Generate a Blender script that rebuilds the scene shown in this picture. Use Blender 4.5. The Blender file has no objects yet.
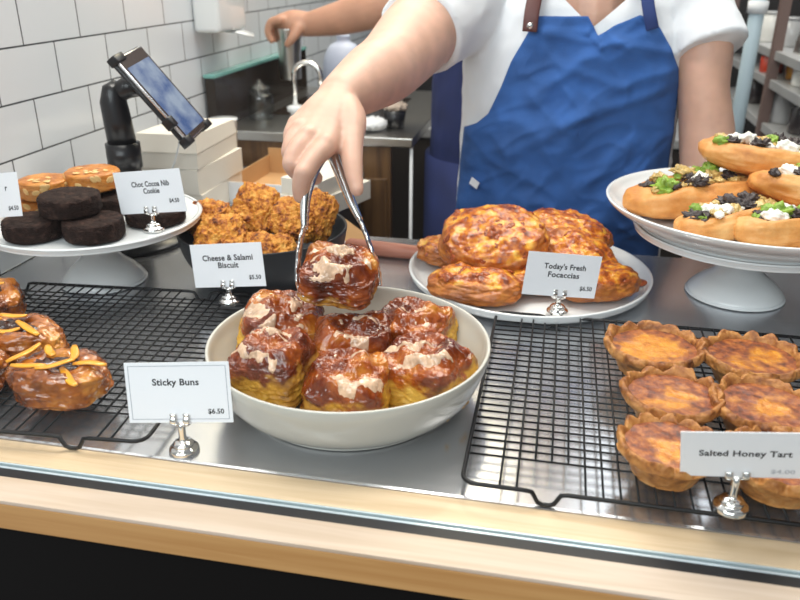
import bpy, bmesh, math, random
from mathutils import Vector, Matrix, noise as mn, Euler
random.seed(7)
PI = math.pi
S = bpy.context.scene
COL = S.collection

# ------------------------------------------------------------------ camera, world, light, exposure
cam_d = bpy.data.cameras.new('camera')
cam = bpy.data.objects.new('camera', cam_d); COL.objects.link(cam)
cam_d.sensor_width = 36.0
cam_d.lens = 34.566
cam_d.clip_start = 0.02
cam_d.clip_end = 60
_r = Vector((0.98009063, 0.19851511, 0.00375592)); _u = Vector((-0.08297644, 0.39233149, 0.91607364)); _f = Vector((-0.1803809, 0.89814684, -0.40099249))
cam.matrix_world = Matrix(((_r.x, _u.x, -_f.x, 0), (_r.y, _u.y, -_f.y, 0), (_r.z, _u.z, -_f.z, 0.416), (0, 0, 0, 1)))
cam_d.dof.use_dof = True
cam_d.dof.focus_distance = 0.84
cam_d.dof.aperture_fstop = 7.1
S.camera = cam

w = bpy.data.worlds.new('world'); S.world = w; w.use_nodes = True
bg = w.node_tree.nodes['Background']
bg.inputs[0].default_value = (0.93, 0.96, 1.0, 1)
bg.inputs[1].default_value = 0.34

def area(name, loc, target, sx, sy, power, col):
    d = bpy.data.lights.new(name, 'AREA'); d.shape = 'RECTANGLE'; d.size = sx; d.size_y = sy
    d.energy = power; d.color = col
    o = bpy.data.objects.new(name, d); COL.objects.link(o); o.location = loc
    o.rotation_euler = (Vector(target) - Vector(loc)).to_track_quat('-Z', 'Y').to_euler()
    return o
area('ceiling_lamp', (0.25, 1.55, 1.75), (0.0, 0.8, 0.0), 1.3, 0.7, 24, (1.0, 0.94, 0.86))
area('ceiling_lamp', (-0.5, 0.95, 1.6), (-0.25, 0.8, 0.0), 0.5, 0.5, 15, (1.0, 0.95, 0.88))
area('window_daylight', (-0.5, -1.3, 1.5), (0.0, 0.9, 0.05), 2.4, 1.4, 54, (0.9, 0.95, 1.0))
area('ceiling_panel', (0.1, 2.75, 1.62), (0.1, 2.6, 0.0), 2.2, 0.9, 19, (0.93, 0.96, 1.0))
area('pendant_lamp', (-0.365, 2.42, 1.41), (-0.1, 0.6, 0.0), 0.42, 0.36, 7.0, (1.0, 0.82, 0.48))

S.view_settings.view_transform = 'Standard'
S.view_settings.look = 'None'
S.view_settings.exposure = -0.1
S.view_settings.gamma = 1.0
S.view_settings.use_curve_mapping = False

# ------------------------------------------------------------------ helpers: materials
def mat(name, col, rough=0.5, metal=0.0, spec=0.5, coat=0.0, sss=0.0, bump=0.0, bscale=200.0, var=0.0, vscale=20.0, emit=None, alpha=None, trans=0.0):
    m = bpy.data.materials.new(name); m.use_nodes = True
    nt = m.node_tree; b = nt.nodes['Principled BSDF']
    b.inputs['Base Color'].default_value = (*col, 1)
    b.inputs['Roughness'].default_value = rough
    b.inputs['Metallic'].default_value = metal
    b.inputs['Specular IOR Level'].default_value = spec
    b.inputs['Coat Weight'].default_value = coat
    b.inputs['Coat Roughness'].default_value = 0.08
    b.inputs['Transmission Weight'].default_value = trans
    if sss:
        b.inputs['Subsurface Weight'].default_value = sss
        b.inputs['Subsurface Radius'].default_value = (0.01, 0.004, 0.002)
        b.inputs['Subsurface Scale'].default_value = 0.6
    tc = nt.nodes.new('ShaderNodeTexCoord')
    if var:
        n = nt.nodes.new('ShaderNodeTexNoise'); n.inputs['Scale'].default_value = vscale; n.inputs['Detail'].default_value = 6
        nt.links.new(tc.outputs['Object'], n.inputs['Vector'])
        r = nt.nodes.new('ShaderNodeValToRGB')
        r.color_ramp.elements[0].position = 0.3; r.color_ramp.elements[1].position = 0.7
        r.color_ramp.elements[0].color = (*[max(0, c * (1 - var)) for c in col], 1)
        r.color_ramp.elements[1].color = (*[min(1, c * (1 + var)) for c in col], 1)
        nt.links.new(n.outputs['Fac'], r.inputs['Fac']); nt.links.new(r.outputs['Color'], b.inputs['Base Color'])
    if bump:
        n2 = nt.nodes.new('ShaderNodeTexNoise'); n2.inputs['Scale'].default_value = bscale; n2.inputs['Detail'].default_value = 5
        nt.links.new(tc.outputs['Object'], n2.inputs['Vector'])
        bp = nt.nodes.new('ShaderNodeBump'); bp.inputs['Strength'].default_value = bump; bp.inputs['Distance'].default_value = 0.002
        nt.links.new(n2.outputs['Fac'], bp.inputs['Height']); nt.links.new(bp.outputs['Normal'], b.inputs['Normal'])
    if emit:
        b.inputs['Emission Color'].default_value = (*emit[0], 1); b.inputs['Emission Strength'].default_value = emit[1]
    return m

def food(name, rampA, rampB=None, scale=30.0, roughA=0.5, roughB=0.5, coatA=0.0, coatB=0.0, bump=0.4, bscale=250.0, spec=0.5, detail=8, sss=0.0):
    """rampA / rampB: lists of (pos, colour); the mesh attribute 'mask' (0..1) mixes A to B."""
    m = bpy.data.materials.new(name); m.use_nodes = True
    nt = m.node_tree; b = nt.nodes['Principled BSDF']; L = nt.links.new
    tc = nt.nodes.new('ShaderNodeTexCoord')
    oi = nt.nodes.new('ShaderNodeObjectInfo')
    vm = nt.nodes.new('ShaderNodeVectorMath'); vm.operation = 'SCALE'; vm.inputs['Scale'].default_value = 3.7
    cmb = nt.nodes.new('ShaderNodeCombineXYZ')
    for i in range(3): L(oi.outputs['Random'], cmb.inputs[i])
    L(cmb.outputs[0], vm.inputs[0])
    ad = nt.nodes.new('ShaderNodeVectorMath'); ad.operation = 'ADD'
    L(tc.outputs['Object'], ad.inputs[0]); L(vm.outputs[0], ad.inputs[1])
    n = nt.nodes.new('ShaderNodeTexNoise'); n.inputs['Scale'].default_value = scale; n.inputs['Detail'].default_value = detail
    n.inputs['Roughness'].default_value = 0.62
    L(ad.outputs[0], n.inputs['Vector'])
    def ramp(st):
        r = nt.nodes.new('ShaderNodeValToRGB')
        e = r.color_ramp.elements
        while len(e) < len(st): e.new(0.5)
        for k, (p, c) in enumerate(st): e[k].position = p; e[k].color = (*c, 1)
        L(n.outputs['Fac'], r.inputs['Fac']); return r
    a = ramp(rampA)
    b.inputs['Specular IOR Level'].default_value = spec
    if rampB:
        c = ramp(rampB); at = nt.nodes.new('ShaderNodeAttribute'); at.attribute_name = 'mask'
        mx = nt.nodes.new('ShaderNodeMix'); mx.data_type = 'RGBA'
        L(at.outputs['Fac'], mx.inputs['Factor']); L(a.outputs['Color'], mx.inputs['A']); L(c.outputs['Color'], mx.inputs['B'])
        L(mx.outputs['Result'], b.inputs['Base Color'])
        def mixv(x, y, sock):
            mv = nt.nodes.new('ShaderNodeMix'); mv.data_type = 'FLOAT'
            mv.inputs['A'].default_value = x; mv.inputs['B'].default_value = y
            L(at.outputs['Fac'], mv.inputs['Factor']); L(mv.outputs['Result'], b.inputs[sock])
        mixv(roughA, roughB, 'Roughness'); mixv(coatA, coatB, 'Coat Weight')
    else:
        L(a.outputs['Color'], b.inputs['Base Color']); b.inputs['Roughness'].default_value = roughA; b.inputs['Coat Weight'].default_value = coatA
    b.inputs['Coat Roughness'].default_value = 0.12
    if sss:
        b.inputs['Subsurface Weight'].default_value = sss; b.inputs['Subsurface Radius'].default_value = (0.006, 0.003, 0.001); b.inputs['Subsurface Scale'].default_value = 0.5
    n2 = nt.nodes.new('ShaderNodeTexNoise'); n2.inputs['Scale'].default_value = bscale; n2.inputs['Detail'].default_value = 6
    L(ad.outputs[0], n2.inputs['Vector'])
    bp = nt.nodes.new('ShaderNodeBump'); bp.inputs['Strength'].default_value = bump; bp.inputs['Distance'].default_value = 0.002
    L(n2.outputs['Fac'], bp.inputs['Height']); L(bp.outputs['Normal'], b.inputs['Normal'])
    return m

def wood_mat(name, base, dark, axis_scale=(3, 60, 60), rough=0.45):
    m = mat(name, base, rough, coat=0.1)
    nt = m.node_tree; b = nt.nodes['Principled BSDF']; L = nt.links.new
    tc = nt.nodes.new('ShaderNodeTexCoord'); mp = nt.nodes.new('ShaderNodeMapping'); mp.inputs['Scale'].default_value = axis_scale
    L(tc.outputs['Object'], mp.inputs['Vector'])
    n = nt.nodes.new('ShaderNodeTexNoise'); n.inputs['Scale'].default_value = 1.6; n.inputs['Detail'].default_value = 6; n.inputs['Distortion'].default_value = 0.6
    L(mp.outputs[0], n.inputs['Vector'])
    r = nt.nodes.new('ShaderNodeValToRGB'); r.color_ramp.elements[0].position = 0.3; r.color_ramp.elements[1].position = 0.62
    r.color_ramp.elements[0].color = (*dark, 1); r.color_ramp.elements[1].color = (*base, 1)
    L(n.outputs['Fac'], r.inputs['Fac']); L(r.outputs['Color'], b.inputs['Base Color'])
    return m

def steel_mat(name, col, rough, stretch=(2, 90, 90), amt=0.06):
    m = mat(name, col, rough, metal=1.0)
    nt = m.node_tree; b = nt.nodes['Principled BSDF']; L = nt.links.new
    tc = nt.nodes.new('ShaderNodeTexCoord'); mp = nt.nodes.new('ShaderNodeMapping'); mp.inputs['Scale'].default_value = stretch
    L(tc.outputs['Object'], mp.inputs['Vector'])
    n = nt.nodes.new('ShaderNodeTexNoise'); n.inputs['Scale'].default_value = 4; n.inputs['Detail'].default_value = 8
    L(mp.outputs[0], n.inputs['Vector'])
    mr = nt.nodes.new('ShaderNodeMapRange'); mr.inputs['To Min'].default_value = rough - amt; mr.inputs['To Max'].default_value = rough + amt
    L(n.outputs['Fac'], mr.inputs['Value']); L(mr.outputs[0], b.inputs['Roughness'])
    return m

M = {}
M['white_glaze'] = mat('white_glaze', (0.80, 0.82, 0.82), 0.14, coat=0.3)
M['bowl_white'] = mat('bowl_white', (0.56, 0.545, 0.49), 0.22, coat=0.2)
M['black_ceramic'] = mat('black_ceramic', (0.022, 0.024, 0.028), 0.38, bump=0.05)
M['black_wire'] = mat('black_wire', (0.006, 0.006, 0.007), 0.42, spec=0.35)
M['black_plastic'] = mat('black_plastic', (0.012, 0.012, 0.014), 0.3)
M['steel_top'] = steel_mat('steel_top', (0.55, 0.56, 0.585), 0.23); M['steel_top'].node_tree.nodes['Principled BSDF'].inputs['Metallic'].default_value = 0.85
M['chrome'] = mat('chrome', (0.86, 0.85, 0.83), 0.06, metal=1.0)
M['tong_steel'] = mat('tong_steel', (0.72, 0.72, 0.72), 0.2, metal=1.0)
M['card'] = mat('card', (0.90, 0.91, 0.94), 0.6)
M['ink'] = mat('ink', (0.012, 0.012, 0.015), 0.6)
M['glare_ink'] = mat('glare_ink', (0.52, 0.54, 0.58), 0.6)  # print paled in colour to stand in for glare on the card
M['grey_line'] = mat('grey_line', (0.28, 0.31, 0.36), 0.6)
M['wood_in'] = wood_mat('pale_wood', (0.69, 0.53, 0.35), (0.58, 0.42, 0.25))
M['wood_out'] = wood_mat('ledge_wood', (0.68, 0.55, 0.43), (0.58, 0.44, 0.31))
M['wood_shaded'] = wood_mat('shaded_ledge_wood', (0.60, 0.33, 0.12), (0.50, 0.25, 0.08))  # ledge wood with the front face's shade put into its colour
M['gasket'] = mat('gasket', (0.008, 0.008, 0.01), 0.5)
M['dark_panel'] = mat('dark_panel', (0.0035, 0.0028, 0.0025), 0.7, spec=0.2)
M['skin'] = mat('skin', (0.64, 0.385, 0.285), 0.45, sss=0.2, bump=0.12, bscale=500, var=0.13, vscale=28)
M['skin_tan'] = mat('skin_tan', (0.55, 0.29, 0.19), 0.5, sss=0.15, var=0.1)
M['shirt'] = mat('shirt', (0.80, 0.82, 0.85), 0.85, bump=0.2, bscale=900)
M['apron'] = mat('apron', (0.028, 0.105, 0.335), 0.85, bump=0.35, bscale=420, var=0.22, vscale=20)
M['navy'] = mat('navy', (0.016, 0.026, 0.105), 0.85, var=0.2)
M['strap_leather'] = mat('strap_leather', (0.11, 0.035, 0.03), 0.5)
M['strap_blue'] = mat('strap_blue', (0.018, 0.04, 0.16), 0.8)
M['hair'] = mat('hair', (0.05, 0.025, 0.012), 0.5)
M['trousers'] = mat('trousers', (0.02, 0.02, 0.025), 0.9)
M['kraft'] = mat('kraft', (0.55, 0.32, 0.14), 0.8, var=0.06)
M['boxwhite'] = mat('boxwhite', (0.76, 0.71, 0.62), 0.75, var=0.03)
M['boxcool'] = mat('boxcool', (0.74, 0.75, 0.76), 0.75)
M['dough'] = None

def simple_glass(name, base=0.035, tint=(0.97, 0.99, 0.985)):
    m = bpy.data.materials.new(name); m.use_nodes = True; nt = m.node_tree; nt.nodes.clear(); L = nt.links.new
    o = nt.nodes.new('ShaderNodeOutputMaterial'); t = nt.nodes.new('ShaderNodeBsdfTransparent'); g = nt.nodes.new('ShaderNodeBsdfGlossy')
    t.inputs[0].default_value = (*tint, 1); g.inputs['Roughness'].default_value = 0.01
    lw = nt.nodes.new('ShaderNodeLayerWeight'); lw.inputs['Blend'].default_value = 0.5
    p = nt.nodes.new('ShaderNodeMath'); p.operation = 'POWER'; p.inputs[1].default_value = 5.0
    L(lw.outputs['Facing'], p.inputs[0])
    ma = nt.nodes.new('ShaderNodeMath'); ma.operation = 'MULTIPLY_ADD'; ma.inputs[1].default_value = 0.9; ma.inputs[2].default_value = base
    L(p.outputs[0], ma.inputs[0])
    mx = nt.nodes.new('ShaderNodeMixShader'); L(ma.outputs[0], mx.inputs[0]); L(t.outputs[0], mx.inputs[1]); L(g.outputs[0], mx.inputs[2]); L(mx.outputs[0], o.inputs[0])
    return m
M['glass'] = simple_glass('glass', 0.009, (0.985, 0.995, 0.99))
M['jar_glass'] = simple_glass('jar_glass', 0.08, (0.85, 0.88, 0.88))
M['green_glass'] = mat('green_glass', (0.18, 0.42, 0.38), 0.15)

# ------------------------------------------------------------------ helpers: objects
def link(o, parent=None):
    COL.objects.link(o)
    if parent is not None: o.parent = parent
    return o
def obj(name, bm, m, parent=None, smooth=True, loc=None, rot=None):
    me = bpy.data.meshes.new(name); bmesh.ops.recalc_face_normals(bm, faces=bm.faces[:]) if len(bm.faces) < 6000 else None
    bm.to_mesh(me); bm.free()
    me.materials.append(m)
    if smooth:
        me.polygons.foreach_set('use_smooth', [True] * len(me.polygons))
    o = bpy.data.objects.new(name, me)
    if loc is not None: o.location = loc
    if rot is not None: o.rotation_euler = rot
    return link(o, parent)
def tag(o, label=None, cat=None, group=None, kind=None):
    if label: o['label'] = label
    if cat: o['category'] = cat
    if group: o['group'] = group
    if kind: o['kind'] = kind
    return o
def thing(name, label, cat, loc=(0, 0, 0), rot=(0, 0, 0), group=None):
    o = bpy.data.objects.new(name, None); o.empty_display_size = 0.02
    o.location = loc; o.rotation_euler = rot
    link(o); return tag(o, label, cat, group)
def dup(root, loc, rot, label, group=None, scale=None):
    r = root.copy(); COL.objects.link(r); r.location = loc; r.rotation_euler = rot; r['label'] = label
    if scale: r.scale = scale
    if group: r['group'] = group
    for ch in list(root.children):
        c = ch.copy(); COL.objects.link(c); c.parent = r
        for g in ch.children:
            d = g.copy(); COL.objects.link(d); d.parent = c
    return r
def angle_smooth(o, deg=40):
    md = o.modifiers.new('edge', 'EDGE_SPLIT'); md.split_angle = math.radians(deg)
def bm_box(x0, x1, y0, y1, z0, z1, bev=0.0, seg=2, bm=None):
    b = bmesh.new()
    bmesh.ops.create_cube(b, size=1)
    for v in b.verts:
        v.co = Vector((x0 + (v.co.x + .5) * (x1 - x0), y0 + (v.co.y + .5) * (y1 - y0), z0 + (v.co.z + .5) * (z1 - z0)))
    if bev: bmesh.ops.bevel(b, geom=b.edges[:], offset=bev, segments=seg, affect='EDGES', profile=0.6)
    if bm is not None:
        join(bm, b); return bm
    return b
def join(dst, src, mtx=None):
    me = bpy.data.meshes.new('t')
    src.to_mesh(me); src.free()
    if mtx is not None: me.transform(mtx)
    dst.from_mesh(me); bpy.data.meshes.remove(me)
def lathe(prof, n=64, bm=None):
    b = bm or bmesh.new(); rings = []
    for (r, z) in prof:
        if r < 1e-5: rings.append([b.verts.new((0, 0, z))])
        else: rings.append([b.verts.new((r * math.cos(2 * PI * k / n), r * math.sin(2 * PI * k / n), z)) for k in range(n)])
    for a, c in zip(rings, rings[1:]):
        for k in range(n):
            k2 = (k + 1) % n
            if len(a) == 1 and len(c) > 1: b.faces.new((a[0], c[k], c[k2]))
            elif len(c) == 1 and len(a) > 1: b.faces.new((a[k], a[k2], c[0]))
            elif len(a) > 1: b.faces.new((a[k], a[k2], c[k2], c[k]))
    return b
def smooth_prof(pts, k=6):
    return [tuple(p) for p in catmull([Vector((a, b, 0)) for a, b in pts], k, two=True)]
def catmull(P, k=6, two=False):
    out = []
    n = len(P)
    for i in range(n - 1):
        p0 = P[max(i - 1, 0)]; p1 = P[i]; p2 = P[i + 1]; p3 = P[min(i + 2, n - 1)]
        for j in range(k):
            t = j / k
            q = 0.5 * ((2 * p1) + (p2 - p0) * t + (2 * p0 - 5 * p1 + 4 * p2 - p3) * t * t + (3 * p1 - p0 - 3 * p2 + p3) * t ** 3)
            out.append(q)
    out.append(P[-1])
    return [(q[0], q[1]) for q in out] if two else out
def tube(path, r, n=8, bm=None, cap=True, closed=False, ell=None):
    """sweep; r number or list; ell=(normal vector list or vector, ratio) for a flattened section"""
    b = bm or bmesh.new(); P = [Vector(p) for p in path]; m = len(P)
    R = r if isinstance(r, (list, tuple)) else [r] * m
    rings = []; up = None
    for i in range(m):
        if closed: t = (P[(i + 1) % m] - P[i - 1]).normalized()
        else: t = (P[min(i + 1, m - 1)] - P[max(i - 1, 0)]).normalized()
        if ell is not None: a = (ell[0] - t * ell[0].dot(t)).normalized()
        elif up is None:
            a = t.orthogonal().normalized()
        else:
            a = (up - t * up.dot(t)).normalized()
        up = a; c = t.cross(a)
        ra, rc = (R[i], R[i]) if ell is None else (ell[1][i], ell[2][i])
        rings.append([b.verts.new(P[i] + a * ra * math.cos(2 * PI * k / n) + c * rc * math.sin(2 * PI * k / n)) for k in range(n)])
    last = m if closed else m - 1
    for i in range(last):
        A = rings[i]; B = rings[(i + 1) % m]
        for k in range(n): b.faces.new((A[k], A[(k + 1) % n], B[(k + 1) % n], B[k]))
    if cap and not closed:
        b.faces.new(rings[0][::-1]); b.faces.new(rings[-1])
    return b
def capsule_chain(bm, pts, rad, k=6, n=14):
    """closed tapered limb with round ends"""
    P = catmull([Vector(p) for p in pts], k)
    Rr = [v[0] for v in catmull([Vector((q, 0, 0)) for q in rad], k)]
    tube(P, Rr, n, bm)
    for c, q in ((P[0], Rr[0]), (P[-1], Rr[-1])):
        s = bmesh.new(); bmesh.ops.create_icosphere(s, subdivisions=3, radius=q * 0.995); join(bm, s, Matrix.Translation(c))
def ball(bm, c, r, sub=3):
    s = bmesh.new(); bmesh.ops.create_icosphere(s, subdivisions=sub, radius=1)
    rr = r if isinstance(r, (tuple, list)) else (r, r, r)
    join(bm, s, Matrix.Translation(c) @ Matrix.Diagonal((*rr, 1)))
def remeshed(name, bm, m, parent, voxel, smooth=5, post=None):
    """one continuous skin over overlapping closed shapes"""
    me = bpy.data.meshes.new(name); bm.to_mesh(me); bm.free()
    o = bpy.data.objects.new(name, me); COL.objects.link(o)
    r = o.modifiers.new('skin', 'REMESH'); r.mode = 'VOXEL'; r.voxel_size = voxel; r.use_smooth_shade = True
    s = o.modifiers.new('relax', 'SMOOTH'); s.factor = 0.5; s.iterations = smooth
    dg = bpy.context.evaluated_depsgraph_get(); dg.update()
    me2 = bpy.data.meshes.new_from_object(o.evaluated_get(dg))
    o.modifiers.clear(); o.data = me2; me2.name = name
    bpy.data.meshes.remove(me)
    me2.materials.clear(); me2.materials.append(m)
    if post:
        pairs = [(v.co.copy(), v.normal.copy()) for v in me2.vertices]
        me2.vertices.foreach_set('co', [x for c, n in pairs for x in post(c, n)]); me2.update()
    me2.polygons.foreach_set('use_smooth', [True] * len(me2.polygons))
    if parent is not None: o.parent = parent
    return o
def fbm(p, o=4): return mn.fractal(p, 1.0, 2.0, o)      # about -1..1
def setmask(o, vals):
    a = o.data.attributes.new('mask', 'FLOAT', 'POINT'); a.data.foreach_set('value', vals)
def clamp(x, a=0.0, b=1.0): return max(a, min(b, x))
def sstep(a, b, x):
    t = clamp((x - a) / (b - a)); return t * t * (3 - 2 * t)
_ico = {}
def ico(sub):
    if sub not in _ico:
        b = bmesh.new(); bmesh.ops.create_icosphere(b, subdivisions=sub, radius=1)
        _ico[sub] = ([v.co.copy().normalized() for v in b.verts], [tuple(v.index for v in f.verts) for f in b.faces]); b.free()
    return _ico[sub]
def blob(name, fn, m, parent, sub=5, maskfn=None, loc=None, rot=None):
    """fn(dir) -> point; maskfn(dir, point) -> 0..1"""
    V, F = ico(sub)
    P = [fn(d) for d in V]
    me = bpy.data.meshes.new(name); me.from_pydata(P, [], F); me.update()
    me.materials.append(m); me.polygons.foreach_set('use_smooth', [True] * len(me.polygons))
    o = bpy.data.objects.new(name, me)
    if loc is not None: o.location = loc
    if rot is not None: o.rotation_euler = rot
    link(o, parent)
    if maskfn: setmask(o, [clamp(maskfn(d, p)) for d, p in zip(V, P)])
    return o
def sup(d, e):
    s = (abs(d.x) ** e + abs(d.y) ** e + abs(d.z) ** e) ** (-1.0 / e)
    return d * s
def skin_layer(name, src, fn, thick, m, parent, lo=-0.0004):
    """a poured layer over part of another mesh: fn(co) gives its depth (<0: none); it thins out to nothing at its rim"""
    me = src.data
    h = [fn(v.co) for v in me.vertices]
    idx = {}; vs = []; fs = []
    for p in me.polygons:
        if max(h[i] for i in p.vertices) <= 0: continue
        f = []
        for i in p.vertices:
            if i not in idx:
                idx[i] = len(vs); v = me.vertices[i]
                vs.append(v.co + v.normal * (thick * min(1.0, h[i]) ** 0.6 if h[i] > 0 else lo - 0.001 * min(1, -h[i])))
            f.append(idx[i])
        fs.append(f)
    if not fs: return None
    n = bpy.data.meshes.new(name); n.from_pydata(vs, [], fs); n.update(); n.materials.append(m)
    n.polygons.foreach_set('use_smooth', [True] * len(n.polygons))
    o = bpy.data.objects.new(name, n); return link(o, parent)
def text(body, width, cap, m, parent, loc, rot=(PI / 2, 0, 0), name='lettering', bold=0.024, align='C'):
    c = bpy.data.curves.new(name, 'FONT'); c.body = body; c.size = 1.0; c.offset = bold; c.resolution_u = 3; c.space_character = 1.04
    t = bpy.data.objects.new(name, c); COL.objects.link(t)
    dg = bpy.context.evaluated_depsgraph_get(); dg.update()
    me = bpy.data.meshes.new_from_object(t.evaluated_get(dg)); bpy.data.objects.remove(t); bpy.data.curves.remove(c)
    xs = [v.co.x for v in me.vertices]; x0, x1 = min(xs), max(xs)
    sx = width / (x1 - x0) if width else cap / 0.7
    sy = cap * 1.2 / 0.7
    off = (x0 + x1) / 2 if align == 'C' else x1
    for v in me.vertices: v.co = Vector(((v.co.x - off) * sx, v.co.y * sy, 0))
    me.materials.clear(); me.materials.append(m); me.name = name
    o = bpy.data.objects.new(name, me); o.location = loc; o.rotation_euler = rot
    return link(o, parent)

# ------------------------------------------------------------------ the setting
def struct(name, bm, m, parent=None, smooth=False):
    o = obj(name, bm, m, parent, smooth=smooth)
    if parent is None: o['kind'] = 'structure'
    return o
M['floor'] = mat('floor_dark', (0.10, 0.085, 0.07), 0.6, var=0.15, vscale=3)
struct('floor', bm_box(-0.9, 1.7, -1.2, 3.6, -1.0, -0.92), M['floor'])

tile = mat('wall_tile', (0.62, 0.66, 0.71), 0.16, coat=0.2)
nt = tile.node_tree; L = nt.links.new; pb = nt.nodes['Principled BSDF']
tc = nt.nodes.new('ShaderNodeTexCoord'); sp = nt.nodes.new('ShaderNodeSeparateXYZ'); cb = nt.nodes.new('ShaderNodeCombineXYZ')
L(tc.outputs['Object'], sp.inputs[0])
ad = nt.nodes.new('ShaderNodeMath'); ad.operation = 'ADD'; ad.inputs[1].default_value = -0.103 + 0.1447 * 20
L(sp.outputs['Y'], ad.inputs[0]); L(ad.outputs[0], cb.inputs['X'])
az = nt.nodes.new('ShaderNodeMath'); az.operation = 'ADD'; az.inputs[1].default_value = 0.0761 * 20
L(sp.outputs['Z'], az.inputs[0]); L(az.outputs[0], cb.inputs['Y'])
br = nt.nodes.new('ShaderNodeTexBrick'); br.inputs['Scale'].default_value = 1.0; br.inputs['Brick Width'].default_value = 0.1447; br.inputs['Row Height'].default_value = 0.0761
br.inputs['Mortar Size'].default_value = 0.0014; br.inputs['Mortar Smooth'].default_value = 0.2
br.inputs['Color1'].default_value = (0.76, 0.79, 0.82, 1); br.inputs['Color2'].default_value = (0.71, 0.745, 0.78, 1); br.inputs['Mortar'].default_value = (0.075, 0.08, 0.085, 1)
L(cb.outputs[0], br.inputs['Vector']); L(br.outputs['Color'], pb.inputs['Base Color'])
bpn = nt.nodes.new('ShaderNodeBump'); bpn.invert = True; bpn.inputs['Strength'].default_value = 0.6; bpn.inputs['Distance'].default_value = 0.0015
L(br.outputs['Fac'], bpn.inputs['Height']); L(bpn.outputs['Normal'], pb.inputs['Normal'])
struct('wall_left', bm_box(-0.87, -0.7712, 0.45, 3.5, -0.92, 1.3), tile)
M['backwall'] = mat('back_wall_paint', (0.022, 0.019, 0.018), 0.7, var=0.4, vscale=2)
struct('wall_back', bm_box(-0.9, 1.7, 3.4, 3.5, -0.92, 1.3), M['backwall'])
struct('wall_right', bm_box(1.55, 1.65, 0.45, 3.5, -0.92, 1.3), M['backwall'])
struct('wall_front', bm_box(-0.87, 1.6, 0.462, 0.5, -0.92, -0.031), M['dark_panel'])

# wooden ledge, glazing channel and glass pane of the shop window
struct('trim_1', bm_box(-0.77, 1.55, 0.4989, 0.5308, -0.03, -0.0008, 0.0012), M['wood_in'])
struct('trim_2', bm_box(-0.87, 1.6, 0.4486, 0.4790, -0.0040, 0.0, 0.0010), M['wood_out'])
struct('trim_3', bm_box(-0.87, 1.6, 0.4486, 0.4620, -0.0305, -0.0041, 0.0010), M['wood_shaded'])  # lower ledge split off to carry the painted shade
struct('trim_4', bm_box(-0.87, 1.6, 0.4621, 0.4790, -0.0305, -0.0041), M['wood_shaded'])
wf = struct('window_1', bm_box(-0.77, 1.55, 0.4928, 0.4968, -0.012, 1.15), M['glass'])
M['bead'] = mat('glazing_bead', (0.62, 0.72, 0.76), 0.3, metal=0.3)
b = bm_box(-0.77, 1.55, 0.4904, 0.4927, -0.012, -0.0004); bm_box(-0.77, 1.55, 0.4969, 0.4987, -0.012, -0.0010, bm=b)
bm_box(-0.77, 1.55, 0.4904, 0.4987, -0.016, -0.0121, bm=b)
struct('window_frame', b, M['bead'], wf)
struct('gasket', bm_box(-0.77, 1.55, 0.4792, 0.4903, -0.02, -0.0008), M['gasket'], wf)

# display counter
ct = thing('display_counter', 'long brushed steel display counter behind the window glass', 'counter', (0, 0.85, -0.92))
def C_(x0, x1, y0, y1, z0, z1, bev=0.0, seg=2):
    return bm_box(x0, x1, y0 - 0.85, y1 - 0.85, z0 + 0.92, z1 + 0.92, bev, seg)
obj('counter_top', C_(-0.769, 1.54, 0.5313, 1.1837, -0.028, 0.0, 0.003), M['steel_top'], ct, smooth=False)
M['cabinet_dark'] = mat('cabinet_dark', (0.03, 0.022, 0.018), 0.6)
obj('cabinet_body', C_(-0.768, 1.53, 0.535, 1.16, -0.92, -0.0285), M['cabinet_dark'], ct, smooth=False)
sc_ = thing('side_counter', 'short side counter along the tiled wall holding the bakery boxes', 'counter', (-0.57, 1.39, -0.92))
obj('counter_top', bm_box(-0.199, 0.170, -0.205, 0.205, 0.892, 0.9195, 0.002), M['steel_top'], sc_, smooth=False)
obj('cabinet_body', bm_box(-0.195, 0.160, -0.2, 0.2, 0.0, 0.8915), M['cabinet_dark'], sc_, smooth=False)

# ------------------------------------------------------------------ cooling racks
def make_rack(name, label, W, D, loc, rz, nW, nD, m0, notch):
    """W along x, D along y, origin at the front-left corner on the counter"""
    t = thing(name, label, 'cooling rack', loc, (0, 0, rz))
    h = 0.0145; rc = 0.012
    def side(p, q, dips):
        p = Vector(p); q = Vector(q); d = (q - p); ln = d.length; d.normalize(); out = []
        for s in dips:
            for ds, dz in ((-0.018, 0), (-0.012, -0.001), (-0.007, -h + 0.004), (-0.003, -h + 0.0022), (0.003, -h + 0.0022), (0.007, -h + 0.004), (0.012, -0.001), (0.018, 0)):
                out.append(p + d * (s + ds) + Vector((0, 0, dz)))
        return out
    path = []
    def corner(cx, cy, a0):
        for k in range(5):
            a = a0 + k * PI / 8
            path.append(Vector((cx + rc * math.cos(a), cy + rc * math.sin(a), h)))
    corner(rc, rc, PI)
    path += side((rc, 0, h), (W - rc, 0, h), [notch - rc, W - notch - rc])
    corner(W - rc, rc, -PI / 2)
    corner(W - rc, D - rc, 0)
    path += side((W - rc, D, h), (rc, D, h), [notch - rc, W - notch - rc])
    corner(rc, D - rc, PI / 2)
    obj('frame', tube(path, 0.0020, 10, closed=True), M['black_wire'], t)
    b = bmesh.new(); zt = h + 0.0012; zb = h - 0.0008
    y0 = m0; y1 = D - 0.025
    for k in range(nD):
        y = y0 + (y1 - y0) * k / (nD - 1)
        tube([(0.0, y, zb), (W, y, zb)], 0.0010, 6, b)
    for k in range(nW):
        x = 0.032 + (W - 0.064) * k / (nW - 1)
        innotch = abs(x - notch) < 0.02 or abs(x - (W - notch)) < 0.02
        ya, yb = (y0, y1) if innotch else (0.0, D)
        tube([(x, ya, zt), (x, yb, zt)], 0.0011, 6, b)
    obj('wire_grid', b, M['black_wire'], t)
    return t
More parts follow.
